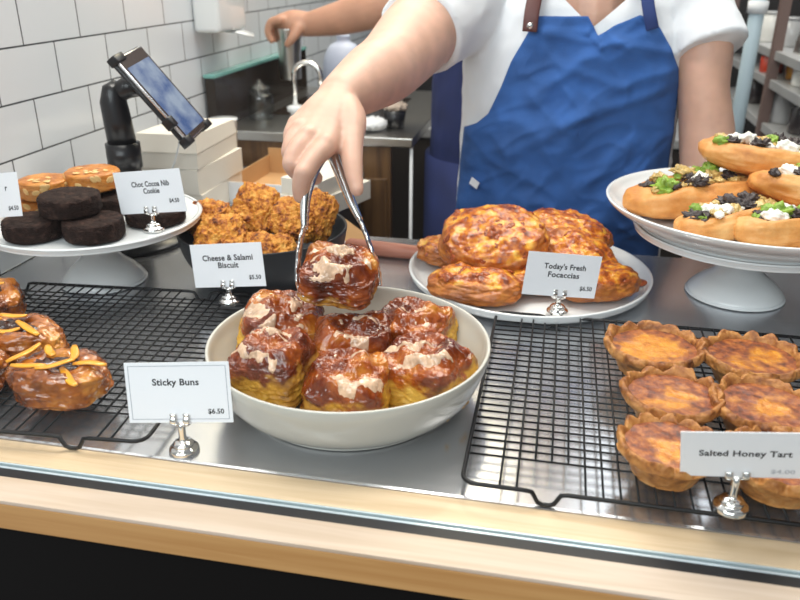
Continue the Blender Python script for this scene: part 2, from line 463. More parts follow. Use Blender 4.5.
make_rack('cooling_rack', 'black wire cooling rack under the honey tarts', 0.46, 0.355, (-0.0535, 0.5335, 0), 0.0, 29, 24, 0.045, 0.071)
make_rack('cooling_rack', 'black wire cooling rack under the orange danishes beside the tiled wall', 0.40, 0.345, (-0.7435, 0.5010, 0), math.radians(4.6), 26, 24, 0.045, 0.071)

# ------------------------------------------------------------------ plates, bowls, stands
bp_ = smooth_prof([(0.0, 0.0045), (0.06, 0.0045), (0.090, 0.007), (0.118, 0.024), (0.1335, 0.048), (0.1385, 0.062), (0.1408, 0.0645), (0.1428, 0.0625), (0.1405, 0.050), (0.128, 0.021), (0.108, 0.004), (0.096, 0.0005), (0.0, 0.0005)], 5)
t = thing('serving_bowl', 'wide off-white ceramic bowl filled with sticky buns', 'bowl', (-0.1895, 0.6800, 0))
o = obj('bowl_body', lathe(bp_, 96), M['bowl_white'], t); o.scale = (1.01, 1, 1)
pp = smooth_prof([(0, 0.009), (0.10, 0.009), (0.148, 0.010), (0.160, 0.013), (0.1665, 0.0195), (0.169, 0.0205), (0.1708, 0.0185), (0.166, 0.009), (0.150, 0.002), (0.13, 0.0005), (0, 0.0005)], 5)
t = thing('dinner_plate', 'flat round white plate under the cheese focaccias', 'plate', (-0.0220, 1.0400, 0))
obj('plate_body', lathe(pp, 96), M['white_glaze'], t)
def cake_stand(label, loc, R, zp, rb, mt):
    t = thing('cake_stand', label, 'cake stand', loc)
    foot = smooth_prof([(0, 0.001), (rb * 0.95, 0.001), (rb, 0.004), (rb * 0.97, 0.009), (rb * 0.78, 0.021), (rb * 0.52, 0.034), (rb * 0.40, 0.048), (rb * 0.40, 0.060), (rb * 0.50, zp - 0.013), (rb * 0.6, zp - 0.009), (0, zp - 0.009)], 6)
    obj('pedestal', lathe(foot, 64), mt, t)
    top = smooth_prof([(0, zp - 0.009), (R * 0.75, zp - 0.0095), (R * 0.965, zp - 0.0085), (R * 0.99, zp - 0.005), (R, zp + 0.0005), (R * 0.99, zp + 0.002), (R * 0.97, zp + 0.0012), (R * 0.93, zp), (0, zp)], 5)
    obj('plate_top', lathe(top, 96), mt, t)
    return t
cake_stand('white pedestal cake stand holding the dark cocoa cookies', (-0.6145, 0.9150, 0), 0.1435, 0.0955, 0.057, M['white_glaze'])
cake_stand('white pedestal cake stand under the topped flatbreads', (0.2600, 1.0490, 0), 0.1450, 0.0945, 0.0625, M['white_glaze'])
sp_ = smooth_prof([(0, 0.010), (0.12, 0.010), (0.150, 0.0145), (0.172, 0.0255), (0.181, 0.0340), (0.1845, 0.0362), (0.1868, 0.0345), (0.1800, 0.0265), (0.158, 0.0125), (0.138, 0.0012), (0.130, 0.0005), (0, 0.0005)], 5)
t = thing('serving_platter', 'round white platter of topped flatbreads set on a cake stand', 'platter', (0.2610, 1.0495, 0.0962))
obj('platter_body', lathe(sp_, 96), M['white_glaze'], t)
bb = smooth_prof([(0, 0.006), (0.06, 0.006), (0.085, 0.016), (0.106, 0.040), (0.1155, 0.069), (0.1175, 0.0720), (0.1198, 0.0695), (0.1125, 0.038), (0.093, 0.009), (0.074, 0.0008), (0, 0.0008)], 5)
t = thing('serving_bowl', 'deep matte black bowl heaped with savoury biscuits', 'bowl', (-0.3985, 0.9880, 0))
obj('bowl_body', lathe(bb, 96), M['black_ceramic'], t)

# ------------------------------------------------------------------ price signs
def sign(label, loc, zb, yaw, tilt, roll, wd, ht, sh, lines, price, price_m=None, border=False, faint=False, textw=None, dx=0.0, partial=False):
    t = thing('price_sign', label, 'sign', loc, (0, 0, math.radians(yaw)), 'price signs on chrome clip stands')
    R = Matrix.Rotation(math.radians(-tilt), 4, 'X') @ Matrix.Rotation(math.radians(-roll), 4, 'Y')
    base = lathe(smooth_prof([(0, 0.0), (0.0125, 0.0), (0.0138, 0.002), (0.013, 0.0045), (0.0095, 0.0068), (0.0098, 0.0085), (0.0078, 0.0105), (0.0045, 0.012), (0.0034, 0.015), (0.0032, zb - 0.002), (0, zb - 0.002)], 4), 40)
    obj('stand_base', base, M['chrome'], t)
    e = Matrix.Translation((0, 0, zb)) @ R
    bm = bm_box(sh - wd / 2, sh + wd / 2, -0.0003, 0.0003, 0, ht)
    c = obj('card', bm, M['card'], t, smooth=False); c.matrix_local = e
    b = bmesh.new()
    for sx in (-0.0062, 0.0062):
        for yy in (-1, 1):
            path = [(sx, yy * (0.0008 + 0.0030 * math.sin(PI * min(1, k / 9)) ** 0.8), -0.0022 + 0.0098 * k / 9) for k in range(10)] + [(sx, yy * 0.0022, 0.0088), (sx, yy * 0.0034, 0.0080)]
            tube(path, [1] * len(path), 10, b, ell=(Vector((1, 0, 0)), [0.0029] * len(path), [0.00075] * len(path)))
    tube([(-0.0068, 0, -0.0022), (0.0068, 0, -0.0022)], 0.0016, 10, b)
    k = obj('clip', b, M['chrome'], t); k.matrix_local = e
    for body, ww, cap, cz, cx in lines:
        text(body, ww, cap, M['ink'], c, (sh + cx, -0.0005, cz), align='C')
    if price:
        text(price[0], price[1], price[2], price_m or M['ink'], c, (sh + price[3], -0.0005, price[4]), name='price_lettering')
    if border:
        b = bmesh.new(); i = 0.0032; x0, x1, z0, z1 = sh - wd / 2 + i, sh + wd / 2 - i, i, ht - i; q = 0.0004
        for a in ((x0, x1, z0, z0 + q), (x0, x1, z1 - q, z1), (x0, x0 + q, z0, z1), (x1 - q, x1, z0, z1)):
            bm_box(a[0], a[1], -0.00055, -0.00035, a[2], a[3], bm=b)
        obj('border_line', b, M['grey_line'], c, smooth=False)
    return t
sign('white card reading Sticky Buns with a thin printed border', (-0.3140, 0.5475, 0), 0.0307, 5.0, 13.4, 4.2, 0.0986, 0.0569, 0.0005,
     [('Sticky Buns', 0.0440, 0.0050, 0.0355, -0.002)], ('$6.50', 0.0150, 0.0038, 0.034, 0.0085), border=True)
sign('white card reading Choc Cocoa Nib Cookie on the cake stand', (-0.5027, 0.8722, 0.0962), 0.0235, -5.6, 4.3, 7.9, 0.0995, 0.0547, 0.0032,
     [('Choc Cocoa Nib', 0.0560, 0.0056, 0.0345, 0.003), ('Cookie', 0.0240, 0.0056, 0.0255, 0.003)], ('$4.50', 0.0145, 0.0042, 0.034, 0.0125))
sign('white card reading Cheese & Salami Biscuit before the black bowl', (-0.3930, 0.8440, 0.0157), 0.0215, -3.4, 9.0, 7.4, 0.0994, 0.0560, 0.003,
     [('Cheese & Salami', 0.0700, 0.0060, 0.0345, 0.001), ('Biscuit', 0.0285, 0.0060, 0.0250, 0.001)], ('$5.50', 0.0165, 0.0044, 0.036, 0.0095))
sign("white card reading Today's Fresh Focaccias at the plate edge", (0.0207, 0.9058, 0.0125), 0.0225, 23.0, 6.1, -8.2, 0.0981, 0.0548, -0.0005,
     [("Today's Fresh", 0.0560, 0.0056, 0.0350, 0.002), ('Focaccias', 0.0420, 0.0056, 0.0245, 0.002)], ('$6.50', 0.0165, 0.0044, 0.035, 0.0095))
sign('white card reading Salted Honey Tart standing on the rack', (0.1621, 0.5400, 0.0170), 0.0310, 0.0, -19.6, 9.3, 0.0885, 0.0556, 0.0020,
     [('Salted Honey Tart', 0.0655, 0.0058, 0.0270, 0.002)], ('$4.00', 0.0170, 0.0042, 0.0300, 0.0060), price_m=M['glare_ink'])
sign('white card cut off at the photo edge before the golden almond cakes', (-0.6974, 0.7980, 0.0962), 0.0260, -3.8, 13.2, 7.6, 0.0988, 0.0536, 0.0159,
     [('r', 0.0032, 0.0058, 0.0320, 0.0310)], ('$4.50', 0.0145, 0.0042, 0.0380, 0.0080))

# ------------------------------------------------------------------ sticky buns
M['bun'] = food('bun_dough', [(0.30, (0.36, 0.15, 0.015)), (0.5, (0.62, 0.33, 0.035)), (0.70, (0.74, 0.46, 0.08))],
                [(0.32, (0.040, 0.007, 0.0025)), (0.45, (0.15, 0.022, 0.003)), (0.56, (0.34, 0.070, 0.006)), (0.66, (0.52, 0.18, 0.022)), (0.78, (0.66, 0.34, 0.07))],
                scale=23, roughA=0.55, roughB=0.14, coatA=0.05, coatB=0.45, bump=0.35, bscale=110)
M['icing'] = mat('sugar_icing', (0.66, 0.44, 0.29), 0.2, coat=0.6, var=0.38, vscale=70)
def make_bun(label, loc, dims, rz, seed, tilt=(0, 0), ice=(0.0, 0.1), glaze=0.0, group='sticky buns in the white bowl'):
    t = thing('sticky_bun', label, 'bun', loc, (tilt[0], tilt[1], rz), group)
    a, b_, c = dims; o3 = Vector((seed * 3.1, seed * 1.7, seed * 0.9))
    def fn(d):
        p = sup(d, 6.0); ang = math.atan2(p.y, p.x); rr = math.hypot(p.x, p.y)
        x, y, z = p.x * a, p.y * b_, p.z * c
        bulge = 1 + 0.05 * (1 - p.z * p.z) - 0.06 * max(0, p.z)
        x *= bulge; y *= bulge
        n = fbm(d * 1.8 + o3, 3) * 0.0036 + fbm(d * 6 + o3, 3) * 0.0009 + fbm(d * 15 + o3, 3) * 0.0005
        q = Vector((x, y, z)) + d * n
        if p.z > 0:
            k = sstep(0.35, 0.9, p.z)
            sw = math.cos(ang - rr * 9.0 + seed)
            q.z += k * (0.0030 * sw + 0.004 * (1 - rr * rr) - 0.002 + 0.0013 * fbm(d * 8 + o3, 4))
        lower = sstep(0.2, -0.6, p.z)
        q += Vector((d.x, d.y, 0)) * lower * 0.0018 * math.sin(z * 900 + 4 * fbm(d * 3 + o3, 2))
        return q
    def mk(d, p):
        h = p.z / c + 0.55 * fbm(d * 2.6 + o3 * 1.3, 3) + glaze - 0.12
        return sstep(-0.25, 0.30, h)
    body = blob('bun_body', fn, M['bun'], t, 7, mk)
    def ic(co):
        if co.z < c * 0.30: return -1
        u, v = co.x / a, co.y / b_
        n1 = fbm(Vector((u * 1.3, v * 1.3, 0.3)) + o3 * 2.1, 3)
        s = 0.75 * n1 + 0.55 * math.sin(6.5 * (u * math.cos(ice[0]) + v * math.sin(ice[0])) + 3.0 * fbm(Vector((u, v, 0)) * 1.2 + o3, 3)) - 0.40 - ice[1]
        s += 0.45 * fbm(Vector((u, v, 1)) * 4 + o3, 3)
        s -= 1.6 * max(0, math.hypot(u, v + 0.15) - 0.72) + sstep(c * 0.7, c * 0.3, co.z) * 0.35
        return s * 3
    skin_layer('icing', body, ic, 0.0008, M['icing'], t)
    return t
zb = 0.0055
make_bun('pale iced sticky bun at the back left of the white bowl', (-0.2760, 0.7210, zb + 0.042), (0.0430, 0.038, 0.0310), 0.25, 1, (0.16, 0.16), (0.3, -0.12), -0.1)
make_bun('sticky bun with star-shaped icing nearest the Sticky Buns card', (-0.2560, 0.6350, zb + 0.0430), (0.0360, 0.035, 0.0310), -0.12, 2, (0.10, -0.06), (1.2, 0.0))
make_bun('sticky bun in the middle of the white bowl ringed by others', (-0.1920, 0.7030, zb + 0.0345), (0.0410, 0.0345, 0.0330), 0.3, 3, (0.17, 0.05), (0.9, -0.05), 0.15)
make_bun('dark glazed sticky bun at the front centre of the white bowl', (-0.1770, 0.6260, zb + 0.031), (0.0375, 0.036, 0.0315), 0.02, 4, (0.10, 0.0), (1.7, 0.02), 0.1)
make_bun('sticky bun at the back right of the white bowl by the plate', (-0.1370, 0.7480, zb + 0.036), (0.0410, 0.036, 0.0310), -0.30, 5, (0.14, -0.08), (0.5, 0.02))
make_bun('wide sticky bun with striped icing at the right of the white bowl', (-0.1080, 0.6630, zb + 0.036), (0.0435, 0.036, 0.0305), -0.38, 6, (0.12, -0.10), (2.2, -0.05), -0.1)
make_bun('sticky bun held up in the steel tongs above the bowl', (-0.2105, 0.7270, 0.1155), (0.0375, 0.032, 0.0235), 0.08, 8, (0.26, 0.08), (1.35, -0.30), 0.8, group='sticky buns')

# ------------------------------------------------------------------ honey tarts
M['crust'] = food('pastry_crust', [(0.32, (0.28, 0.105, 0.025)), (0.48, (0.52, 0.215, 0.052)), (0.68, (0.66, 0.35, 0.12))], [(0.34, (0.085, 0.019, 0.005)), (0.47, (0.28, 0.090, 0.018)), (0.62, (0.50, 0.215, 0.055))], scale=70, roughA=0.55, roughB=0.5, bump=0.8, bscale=260)
M['tartfill'] = food('honey_custard', [(0.32, (0.50, 0.15, 0.014)), (0.5, (0.66, 0.25, 0.022)), (0.66, (0.76, 0.36, 0.045))],
                     [(0.34, (0.080, 0.018, 0.008)), (0.5, (0.26, 0.062, 0.014)), (0.68, (0.50, 0.165, 0.028))], scale=120, roughA=0.22, roughB=0.4, coatA=0.3, coatB=0.15, bump=0.35, bscale=500)
def make_tart(label, loc, R, rz, seed, burn=0.0, group='honey tarts on the rack', tilt=(0, 0)):
    t = thing('honey_tart', label, 'tart', loc, (tilt[0], tilt[1], rz), group)
    o3 = Vector((seed * 2.3, seed * 1.1, 0)); n = 200
    prof = [(0, 0.0), (0.60, 0.0), (0.66, 0.002), (0.74, 0.009), (0.83, 0.0165), (0.91, 0.0205), (0.985, 0.0225), (1.015, 0.0265), (1.0, 0.0310), (0.955, 0.0332), (0.905, 0.0322), (0.865, 0.0290), (0.845, 0.0255), (0.84, 0.023)]
    prof = [(q[0], q[1]) for q in catmull([Vector((a, b2, 0)) for a, b2 in prof], 3)]
    b = bmesh.new(); rings = []
    for (r, z) in prof:
        row = []
        for k in range(n):
            a = 2 * PI * k / n
            fl = 11 + (seed % 3)
            cr = 2.0 * abs(math.sin(0.5 * fl * a + 1.3 * mn.noise(Vector((math.cos(a) * 1.5, math.sin(a) * 1.5, seed))))) ** 0.7 - 1.15
            edge = sstep(0.80, 0.97, r) * sstep(0.012, 0.028, z)
            nn = fbm(Vector((math.cos(a) * 2, math.sin(a) * 2, z * 60)) + o3, 3)
            n3 = fbm(Vector((math.cos(a) * 6, math.sin(a) * 6, z * 160)) + o3, 3)
            rr = r * R * (1 + 0.055 * edge * cr + 0.045 * nn * sstep(0.3, 0.8, r) + 0.030 * n3 * edge)
            zz = z * (R / 0.047) ** 0.3 + edge * (0.0022 * cr * (1 if r > 0.86 else 0.5) + 0.0034 * nn + 0.0016 * n3 + 0.0008 * fbm(Vector((math.cos(a) * 9, math.sin(a) * 9, r * 9)) + o3, 3))
            row.append(b.verts.new((rr * math.cos(a), rr * math.sin(a), zz)))
        rings.append(row)
    for A, B in zip(rings, rings[1:]):
        for k in range(n): b.faces.new((A[k], A[(k + 1) % n], B[(k + 1) % n], B[k]))
    bmesh.ops.remove_doubles(b, verts=b.verts[:], dist=1e-6)
    cr_ = obj('crust', b, M['crust'], t)
    setmask(cr_, [sstep(0.020, 0.034, v.co.z + 0.010 * fbm(v.co * 50 + o3, 3)) * 0.85 for v in cr_.data.vertices])
    b = bmesh.new(); rings = []; msk = []
    for i in range(26):
        r = i / 25 * 0.90 * R; row = []
        for k in range(80 if i else 1):
            a = 2 * PI * k / 80
            x, y = r * math.cos(a), r * math.sin(a)
            row.append(b.verts.new((x, y, 0.0268 + 0.0010 * (r / R) ** 2 + 0.0006 * fbm(Vector((x, y, 0)) * 60 + o3, 3))))
            bn = (r / R - 0.28) * 1.7 + 0.95 * fbm(Vector((x, y, 0)) * 32 + o3, 3) + burn + 0.35 * (x * math.sin(rz) + y * math.cos(rz)) / R
            msk.append(sstep(-0.1, 0.5, bn))
        rings.append(row)
    for A, B in zip(rings, rings[1:]):
        for k in range(80):
            if len(A) == 1: b.faces.new((A[0], B[k], B[(k + 1) % 80]))
            else: b.faces.new((A[k], B[k], B[(k + 1) % 80], A[(k + 1) % 80]))
    f = obj('custard_filling', b, M['tartfill'], t); setmask(f, msk)
    return t
zr = 0.0158
make_tart('yellow-centred honey tart at the back left of the right rack', (0.1215, 0.7690, zr), 0.0500, 0.3, 1, -0.25)
make_tart('honey tart at the back of the rack before the flatbread stand', (0.2190, 0.7650, zr), 0.0495, 1.2, 2, 0.05)
make_tart('honey tart second in the left column, whose rim overlaps the front one', (0.1290, 0.6690, zr), 0.0455, 2.2, 3, 0.0)
make_tart('honey tart second in the right column, behind the tart card', (0.2115, 0.6660, zr), 0.0480, 0.9, 4, 0.1)
make_tart('honey tart at the front left, partly behind the tart card', (0.1160, 0.5820, zr), 0.0420, 1.7, 5, 0.05)
make_tart('honey tart mostly hidden behind the Salted Honey Tart card', (0.2040, 0.5790, zr), 0.0450, 2.9, 7, 0.05)
make_tart('honey tart at the back right, cut off by the photo edge', (0.3190, 0.7720, zr), 0.0480, 2.9, 6, 0.05)

# ------------------------------------------------------------------ danish pastries with orange peel
M['danish'] = food('glazed_pastry', [(0.32, (0.05, 0.010, 0.003)), (0.44, (0.18, 0.042, 0.006)), (0.54, (0.40, 0.115, 0.013)), (0.66, (0.62, 0.25, 0.035)), (0.80, (0.78, 0.45, 0.14))], scale=26, roughA=0.2, coatA=0.75, bump=0.4, bscale=130)
M['choc'] = mat('chocolate_filling', (0.045, 0.014, 0.008), 0.2, coat=0.6, bump=0.4, bscale=120)
M['peel'] = mat('candied_peel', (0.86, 0.36, 0.02), 0.3, coat=0.4, var=0.2, vscale=60)
def make_danish(label, loc, dims, rz, seed, strips, group='orange danishes on the left rack'):
    t = thing('danish_pastry', label, 'pastry', loc, (0, 0, rz), group)
    a, b_, c = dims; o3 = Vector((seed * 1.9, seed * 0.7, seed * 2.3))
    def fn(d):
        p = sup(d, 3.2)
        q = Vector((p.x * a, p.y * b_, p.z * c))
        q.y *= 1 + 0.10 * math.cos(p.x * 3.0)
        tw = math.sin(p.x * 7 + p.y * 3 + 3 * d.z + seed)
        q += d * (0.0022 * tw * (0.3 + abs(p.x)) + 0.0048 * fbm(d * 2.0 + o3, 3) + 0.0011 * fbm(d * 6 + o3, 3) + 0.0004 * fbm(d * 18 + o3, 3))
        if p.z > 0:
            pit = math.exp(-((p.x / 0.62) ** 4 + (p.y / 0.42) ** 4))
            q.z -= 0.26 * c * pit * sstep(0.2, 0.8, p.z)
            q.z += 0.10 * c * sstep(0.45, 0.85, abs(p.y)) * sstep(0.1, 0.7, p.z)
        if p.z < 0: q.z = -c * (1 - (1 + p.z) ** 1.6) * 0.92
        return q
    blob('pastry_body', fn, M['danish'], t, 6)
    def ff(d):
        return Vector((d.x * a * 0.56, d.y * b_ * 0.42, c * 0.70 + d.z * c * 0.26)) + d * 0.005 * fbm(d * 3 + o3 * 2, 3)
    blob('chocolate_filling', ff, M['choc'], t, 4)
    for (x, y, z, ln, ang, lean) in strips:
        bm = bmesh.new()
        pts = [Vector((-ln / 2 + ln * k / 6, 0.0006 * math.sin(k * 1.1 + x * 300), 0.0010 * math.sin(k * 0.8 + y * 200))) for k in range(7)]
        tube(pts, [1] * 7, 8, bm, ell=(Vector((0, 1, 0)), [0.0026, 0.0038, 0.0043, 0.0045, 0.0043, 0.0038, 0.0024], [0.0013] * 7))
        obj('orange_peel', bm, M['peel'], t, loc=(x, y, z), rot=(0, lean, ang))
    return t
cz = 0.0215
make_danish('orange danish at the front of the left rack by the Sticky Buns card', (-0.4640, 0.5900, zr + 0.0195), (0.047, 0.033, 0.0210), 0.12, 1,
            [(-0.036, 0.006, cz + 0.003, 0.036, 0.9, -0.25), (-0.022, -0.013, cz, 0.035, 0.0, 0.0), (0.006, -0.014, cz + 0.003, 0.036, 0.42, -0.05), (0.022, -0.022, cz - 0.006, 0.034, -0.75, 0.15),
             (0.014, 0.010, cz + 0.003, 0.026, -1.2, 0.1), (0.036, -0.004, cz, 0.032, 0.1, 0.05), (-0.012, 0.012, cz + 0.003, 0.022, -0.9, 0.1)])
make_danish('orange danish in the middle of the left rack with a dark centre', (-0.5580, 0.6560, zr + 0.0200), (0.050, 0.033, 0.0215), 0.02, 2,
            [(-0.030, -0.010, cz + 0.003, 0.036, 0.7, 0.0), (-0.008, 0.010, cz + 0.004, 0.030, 0.12, 0.0), (0.022, -0.010, cz + 0.001, 0.044, -0.5, 0.1), (-0.044, 0.006, cz + 0.001, 0.028, 0.2, 0.0), (0.004, -0.018, cz, 0.024, 0.4, 0.0)])
make_danish('orange danish at the back of the left rack, cut by the photo edge', (-0.6620, 0.7420, zr + 0.0205), (0.046, 0.034, 0.0220), -0.5, 3,
            [(0.010, 0.004, cz + 0.004, 0.030, 0.9, 0.0), (-0.020, -0.006, cz + 0.003, 0.034, -0.4, 0.0), (0.026, -0.008, cz, 0.022, -0.9, 0.1)])
make_danish('danish sliver at the left photo edge beside the front danish', (-0.5700, 0.5800, zr + 0.0190), (0.042, 0.033, 0.0205), 0.4, 5,
            [(-0.010, 0.002, cz, 0.030, 0.3, 0.0)])

# ------------------------------------------------------------------ cookies and almond cakes on the left stand
M['cocoa'] = food('cocoa_crumb', [(0.30, (0.008, 0.004, 0.003)), (0.52, (0.024, 0.012, 0.009)), (0.70, (0.075, 0.040, 0.030))], scale=110, roughA=0.7, bump=0.9, bscale=420, spec=0.18)
M['golden'] = food('golden_cake', [(0.30, (0.30, 0.085, 0.014)), (0.5, (0.56, 0.20, 0.030)), (0.7, (0.68, 0.31, 0.07))], scale=40, roughA=0.4, coatA=0.15, bump=0.4, bscale=300)
M['almond'] = mat('almond_flake', (0.78, 0.50, 0.20), 0.4, var=0.15, vscale=90)
def puck(name, R, H, m, parent, seed, rough_amp):
    o3 = Vector((seed * 1.3, seed * 2.9, 0))
    def fn(d):
        rr = math.hypot(d.x, d.y); e = 7.0
        s = (rr ** e + abs(d.z) ** e) ** (-1 / e)
        q = d * s
        n = fbm(d * 3 + o3, 3) * 0.0009 + fbm(d * 14 + o3, 3) * rough_amp
        return Vector((q.x * R, q.y * R, (q.z + 1) * H / 2)) + d * n
    return blob(name, fn, m, parent, 6)
zs = 0.0962
def cocoa(label, x, y, z, R=0.0365, H=0.027, seed=1):
    t = thing('cocoa_cookie', label, 'cookie', (x, y, z), (0, 0, seed), 'cocoa cookies on the cake stand')
    puck('cookie_body', R, H, M['cocoa'], t, seed, 0.0010)
def almond(label, x, y, z, R=0.034, H=0.027, seed=1, nf=14):
    t = thing('almond_cake', label, 'cake', (x, y, z), (0, 0, seed * 0.7), 'golden almond cakes on the cake stand')
    b = puck('cake_body', R, H, M['golden'], t, seed, 0.0004)
    rnd = random.Random(seed)
    for k in range(nf):
        a = rnd.uniform(PI * 0.95, PI * 2.05) - seed * 0.7; side = rnd.random() < 0.55
        fl = bmesh.new(); ball(fl, (0, 0, 0), (0.0055, 0.0034, 0.0007), 2)
        if side: loc = (R * 1.005 * math.cos(a), R * 1.005 * math.sin(a), H * rnd.uniform(0.3, 0.85)); rot = (PI / 2, rnd.uniform(-1, 1), a + PI / 2)
        else:
            r = R * rnd.uniform(0.2, 0.85); loc = (r * math.cos(a), r * math.sin(a), H + 0.0006); rot = (rnd.uniform(-.1, .1), rnd.uniform(-.1, .1), rnd.uniform(0, 6))
        obj('almond_flake', fl, M['almond'], b, loc=loc, rot=rot)
cocoa('dark cocoa cookie at the front left of the cake stand', -0.6370, 0.8170, zs, 0.0365, 0.0260, 1)
cocoa('dark cocoa cookie at the front of the stand, right of the lowest pair', -0.5610, 0.8300, zs, 0.0370, 0.0270, 2)
cocoa('dark cocoa cookie stacked on top of two others', -0.5960, 0.8400, zs + 0.0275, 0.0375, 0.0265, 3)
cocoa('dark cocoa cookie lying flat behind the Choc Cocoa Nib Cookie card', -0.5180, 0.9080, zs, 0.0390, 0.0200, 4)
cocoa('dark cocoa cookie under the right-hand almond cake', -0.6080, 0.9330, zs, 0.0360, 0.0275, 5)
almond('golden almond cake low on the stand beside the cut-off card', -0.6950, 0.8950, zs, 0.0345, 0.0270, 1)
almond('golden almond cake stacked on another at the left of the stand', -0.6720, 0.8990, zs + 0.0280, 0.0335, 0.0260, 2)
almond('golden almond cake highest on the stand, flaked with nuts', -0.6200, 0.9330, zs + 0.0330, 0.0365, 0.0275, 3, 18)

# ------------------------------------------------------------------ savoury biscuits in the black bowl
M['biscuit'] = food('cheese_biscuit', [(0.33, (0.07, 0.014, 0.003)), (0.42, (0.34, 0.092, 0.009)), (0.52, (0.62, 0.24, 0.022)), (0.68, (0.78, 0.42, 0.09))], scale=85, roughA=0.6, bump=0.9, bscale=260)
def biscuit(label, loc, dims, rot, seed):
    t = thing('savoury_biscuit', label, 'biscuit', loc, rot, 'savoury biscuits in the black bowl')
    a, b_, c = dims; o3 = Vector((seed * 1.7, seed * 2.1, seed))
    def fn(d):
        p = sup(d, 3.0)
        n = fbm(d * 2.2 + o3, 3) * 0.004 + fbm(d * 7 + o3, 4) * 0.0030 + fbm(d * 18 + o3, 3) * 0.0022
        return Vector((p.x * a, p.y * b_, p.z * c)) + d * n
    blob('biscuit_body', fn, M['biscuit'], t, 6)
biscuit('rough golden biscuit at the back left of the black bowl', (-0.4830, 0.9950, 0.0760), (0.030, 0.030, 0.016), (0.5, 0.1, 0.3), 1)
biscuit('rough round biscuit leaning at the front left of the black bowl', (-0.4350, 0.9250, 0.0720), (0.035, 0.033, 0.015), (0.75, -0.15, 0.1), 2)
biscuit('tall biscuit standing on edge highest in the black bowl', (-0.4110, 0.9960, 0.0915), (0.035, 0.037, 0.017), (1.05, 0.15, -0.25), 3)
biscuit('broken-topped biscuit in the middle right of the black bowl', (-0.3500, 0.9830, 0.0860), (0.033, 0.031, 0.017), (0.55, 0.35, 0.2), 4)
biscuit('low biscuit at the front right of the black bowl', (-0.3560, 0.9150, 0.0640), (0.030, 0.028, 0.015), (0.35, 0.2, 0.4), 5)
biscuit('dark biscuit standing at the right of the black bowl behind the tongs', (-0.3230, 1.0080, 0.0850), (0.030, 0.035, 0.018), (1.2, 0.1, -0.75), 6)
biscuit('small biscuit wedged low between two larger ones at the front', (-0.3960, 0.9300, 0.0600), (0.027, 0.026, 0.016), (0.3, -0.1, 0.0), 7)

# ------------------------------------------------------------------ cheese focaccias on the flat plate
M['focaccia'] = food('cheese_focaccia', [(0.30, (0.24, 0.060, 0.010)), (0.5, (0.43, 0.13, 0.020)), (0.7, (0.58, 0.22, 0.045))],
                     [(0.36, (0.16, 0.026, 0.004)), (0.45, (0.42, 0.085, 0.007)), (0.53, (0.66, 0.22, 0.015)), (0.61, (0.82, 0.42, 0.045)), (0.74, (0.86, 0.56, 0.15))], scale=58, roughA=0.42, roughB=0.33, coatA=0.1, coatB=0.3, bump=0.45, bscale=160)
M['ham'] = mat('browned_ham', (0.36, 0.075, 0.016), 0.35, coat=0.3, var=0.6, vscale=110, bump=0.4, bscale=200)
def focaccia(label, loc, dims, rot, seed, nham=10, topbias=0.25):
    t = thing('cheese_focaccia', label, 'bread', loc, rot, 'cheese focaccias on the flat plate')
    a, b_, c = dims; o3 = Vector((seed * 2.7, seed * 0.9, seed * 1.9))
    def fn(d):
        p = sup(d, 2.4)
        q = Vector((p.x * a, p.y * b_, p.z * c))
        n = fbm(d * 1.8 + o3, 3) * 0.005
        if d.z > 0: n += sstep(0.1, 0.6, d.z) * (fbm(d * 4.5 + o3, 3) * 0.0024 + fbm(d * 11 + o3, 3) * 0.0011)
        if d.z < 0: q.z *= 0.75
        return q + d * n
    def mk(d, p):
        return sstep(-0.05, 0.30, d.z - topbias - 0.16 + 0.40 * fbm(d * 3 + o3, 3))
    body = blob('bread_body', fn, M['focaccia'], t, 6, mk)
    rnd = random.Random(seed * 11)
    me = body.data; cand = [v for v in me.vertices if ico(6)[0][v.index].z > topbias + 0.05]
    for k in range(int(nham * 1.9)):
        v = rnd.choice(cand); s = rnd.uniform(0.0032, 0.0068)
        bm = bmesh.new(); ball(bm, (0, 0, 0), (s, s * rnd.uniform(0.5, 0.9), s * 0.22), 3)
        for w_ in bm.verts: w_.co += w_.co.normalized() * s * 0.42 * mn.noise(w_.co * 1.6 / s + Vector((k, seed, 0)))
        q = v.normal.to_track_quat('Z', 'Y').to_euler()
        h = obj('ham_piece', bm, M['ham'], t, loc=v.co - v.normal * 0.0004, rot=q)
        h.rotation_euler = (v.normal.to_track_quat('Z', 'Y') @ Euler((0, 0, rnd.uniform(0, 6))).to_quaternion()).to_euler()
    return t
zp = 0.0095
focaccia('large domed cheese focaccia on top at the left of the pile', (-0.0720, 1.0120, 0.0660), (0.074, 0.060, 0.0305), (0.42, -0.05, 0.15), 1, 24, 0.2)
focaccia('cheese focaccia at the top right of the pile, against the apron', (0.0300, 1.1050, 0.0560), (0.066, 0.040, 0.022), (0.15, 0.16, -0.1), 2, 12)
focaccia('cheese focaccia flat on the plate at the front left', (-0.0870, 0.9350, zp + 0.0195), (0.064, 0.045, 0.0225), (0.0, 0.0, -0.10), 3, 12, 0.3)
focaccia('small focaccia end poking out at the far left of the plate', (-0.1450, 1.0550, zp + 0.0190), (0.040, 0.040, 0.020), (0.0, 0.0, 0.3), 4, 5)
focaccia('cheese focaccia in the middle, behind the focaccia card', (-0.0050, 0.9900, zp + 0.0195), (0.056, 0.045, 0.0215), (0, 0, 0.5), 5, 8)
focaccia('cheese focaccia leaning over the right half of the pile', (0.0440, 1.0350, 0.0440), (0.056, 0.044, 0.020), (0.15, 0.32, -0.55), 6, 12)
focaccia('cheese focaccia flat on the plate at the right front', (0.0680, 0.9780, zp + 0.0200), (0.058, 0.048, 0.0225), (0.0, 0.0, 0.45), 7, 12)
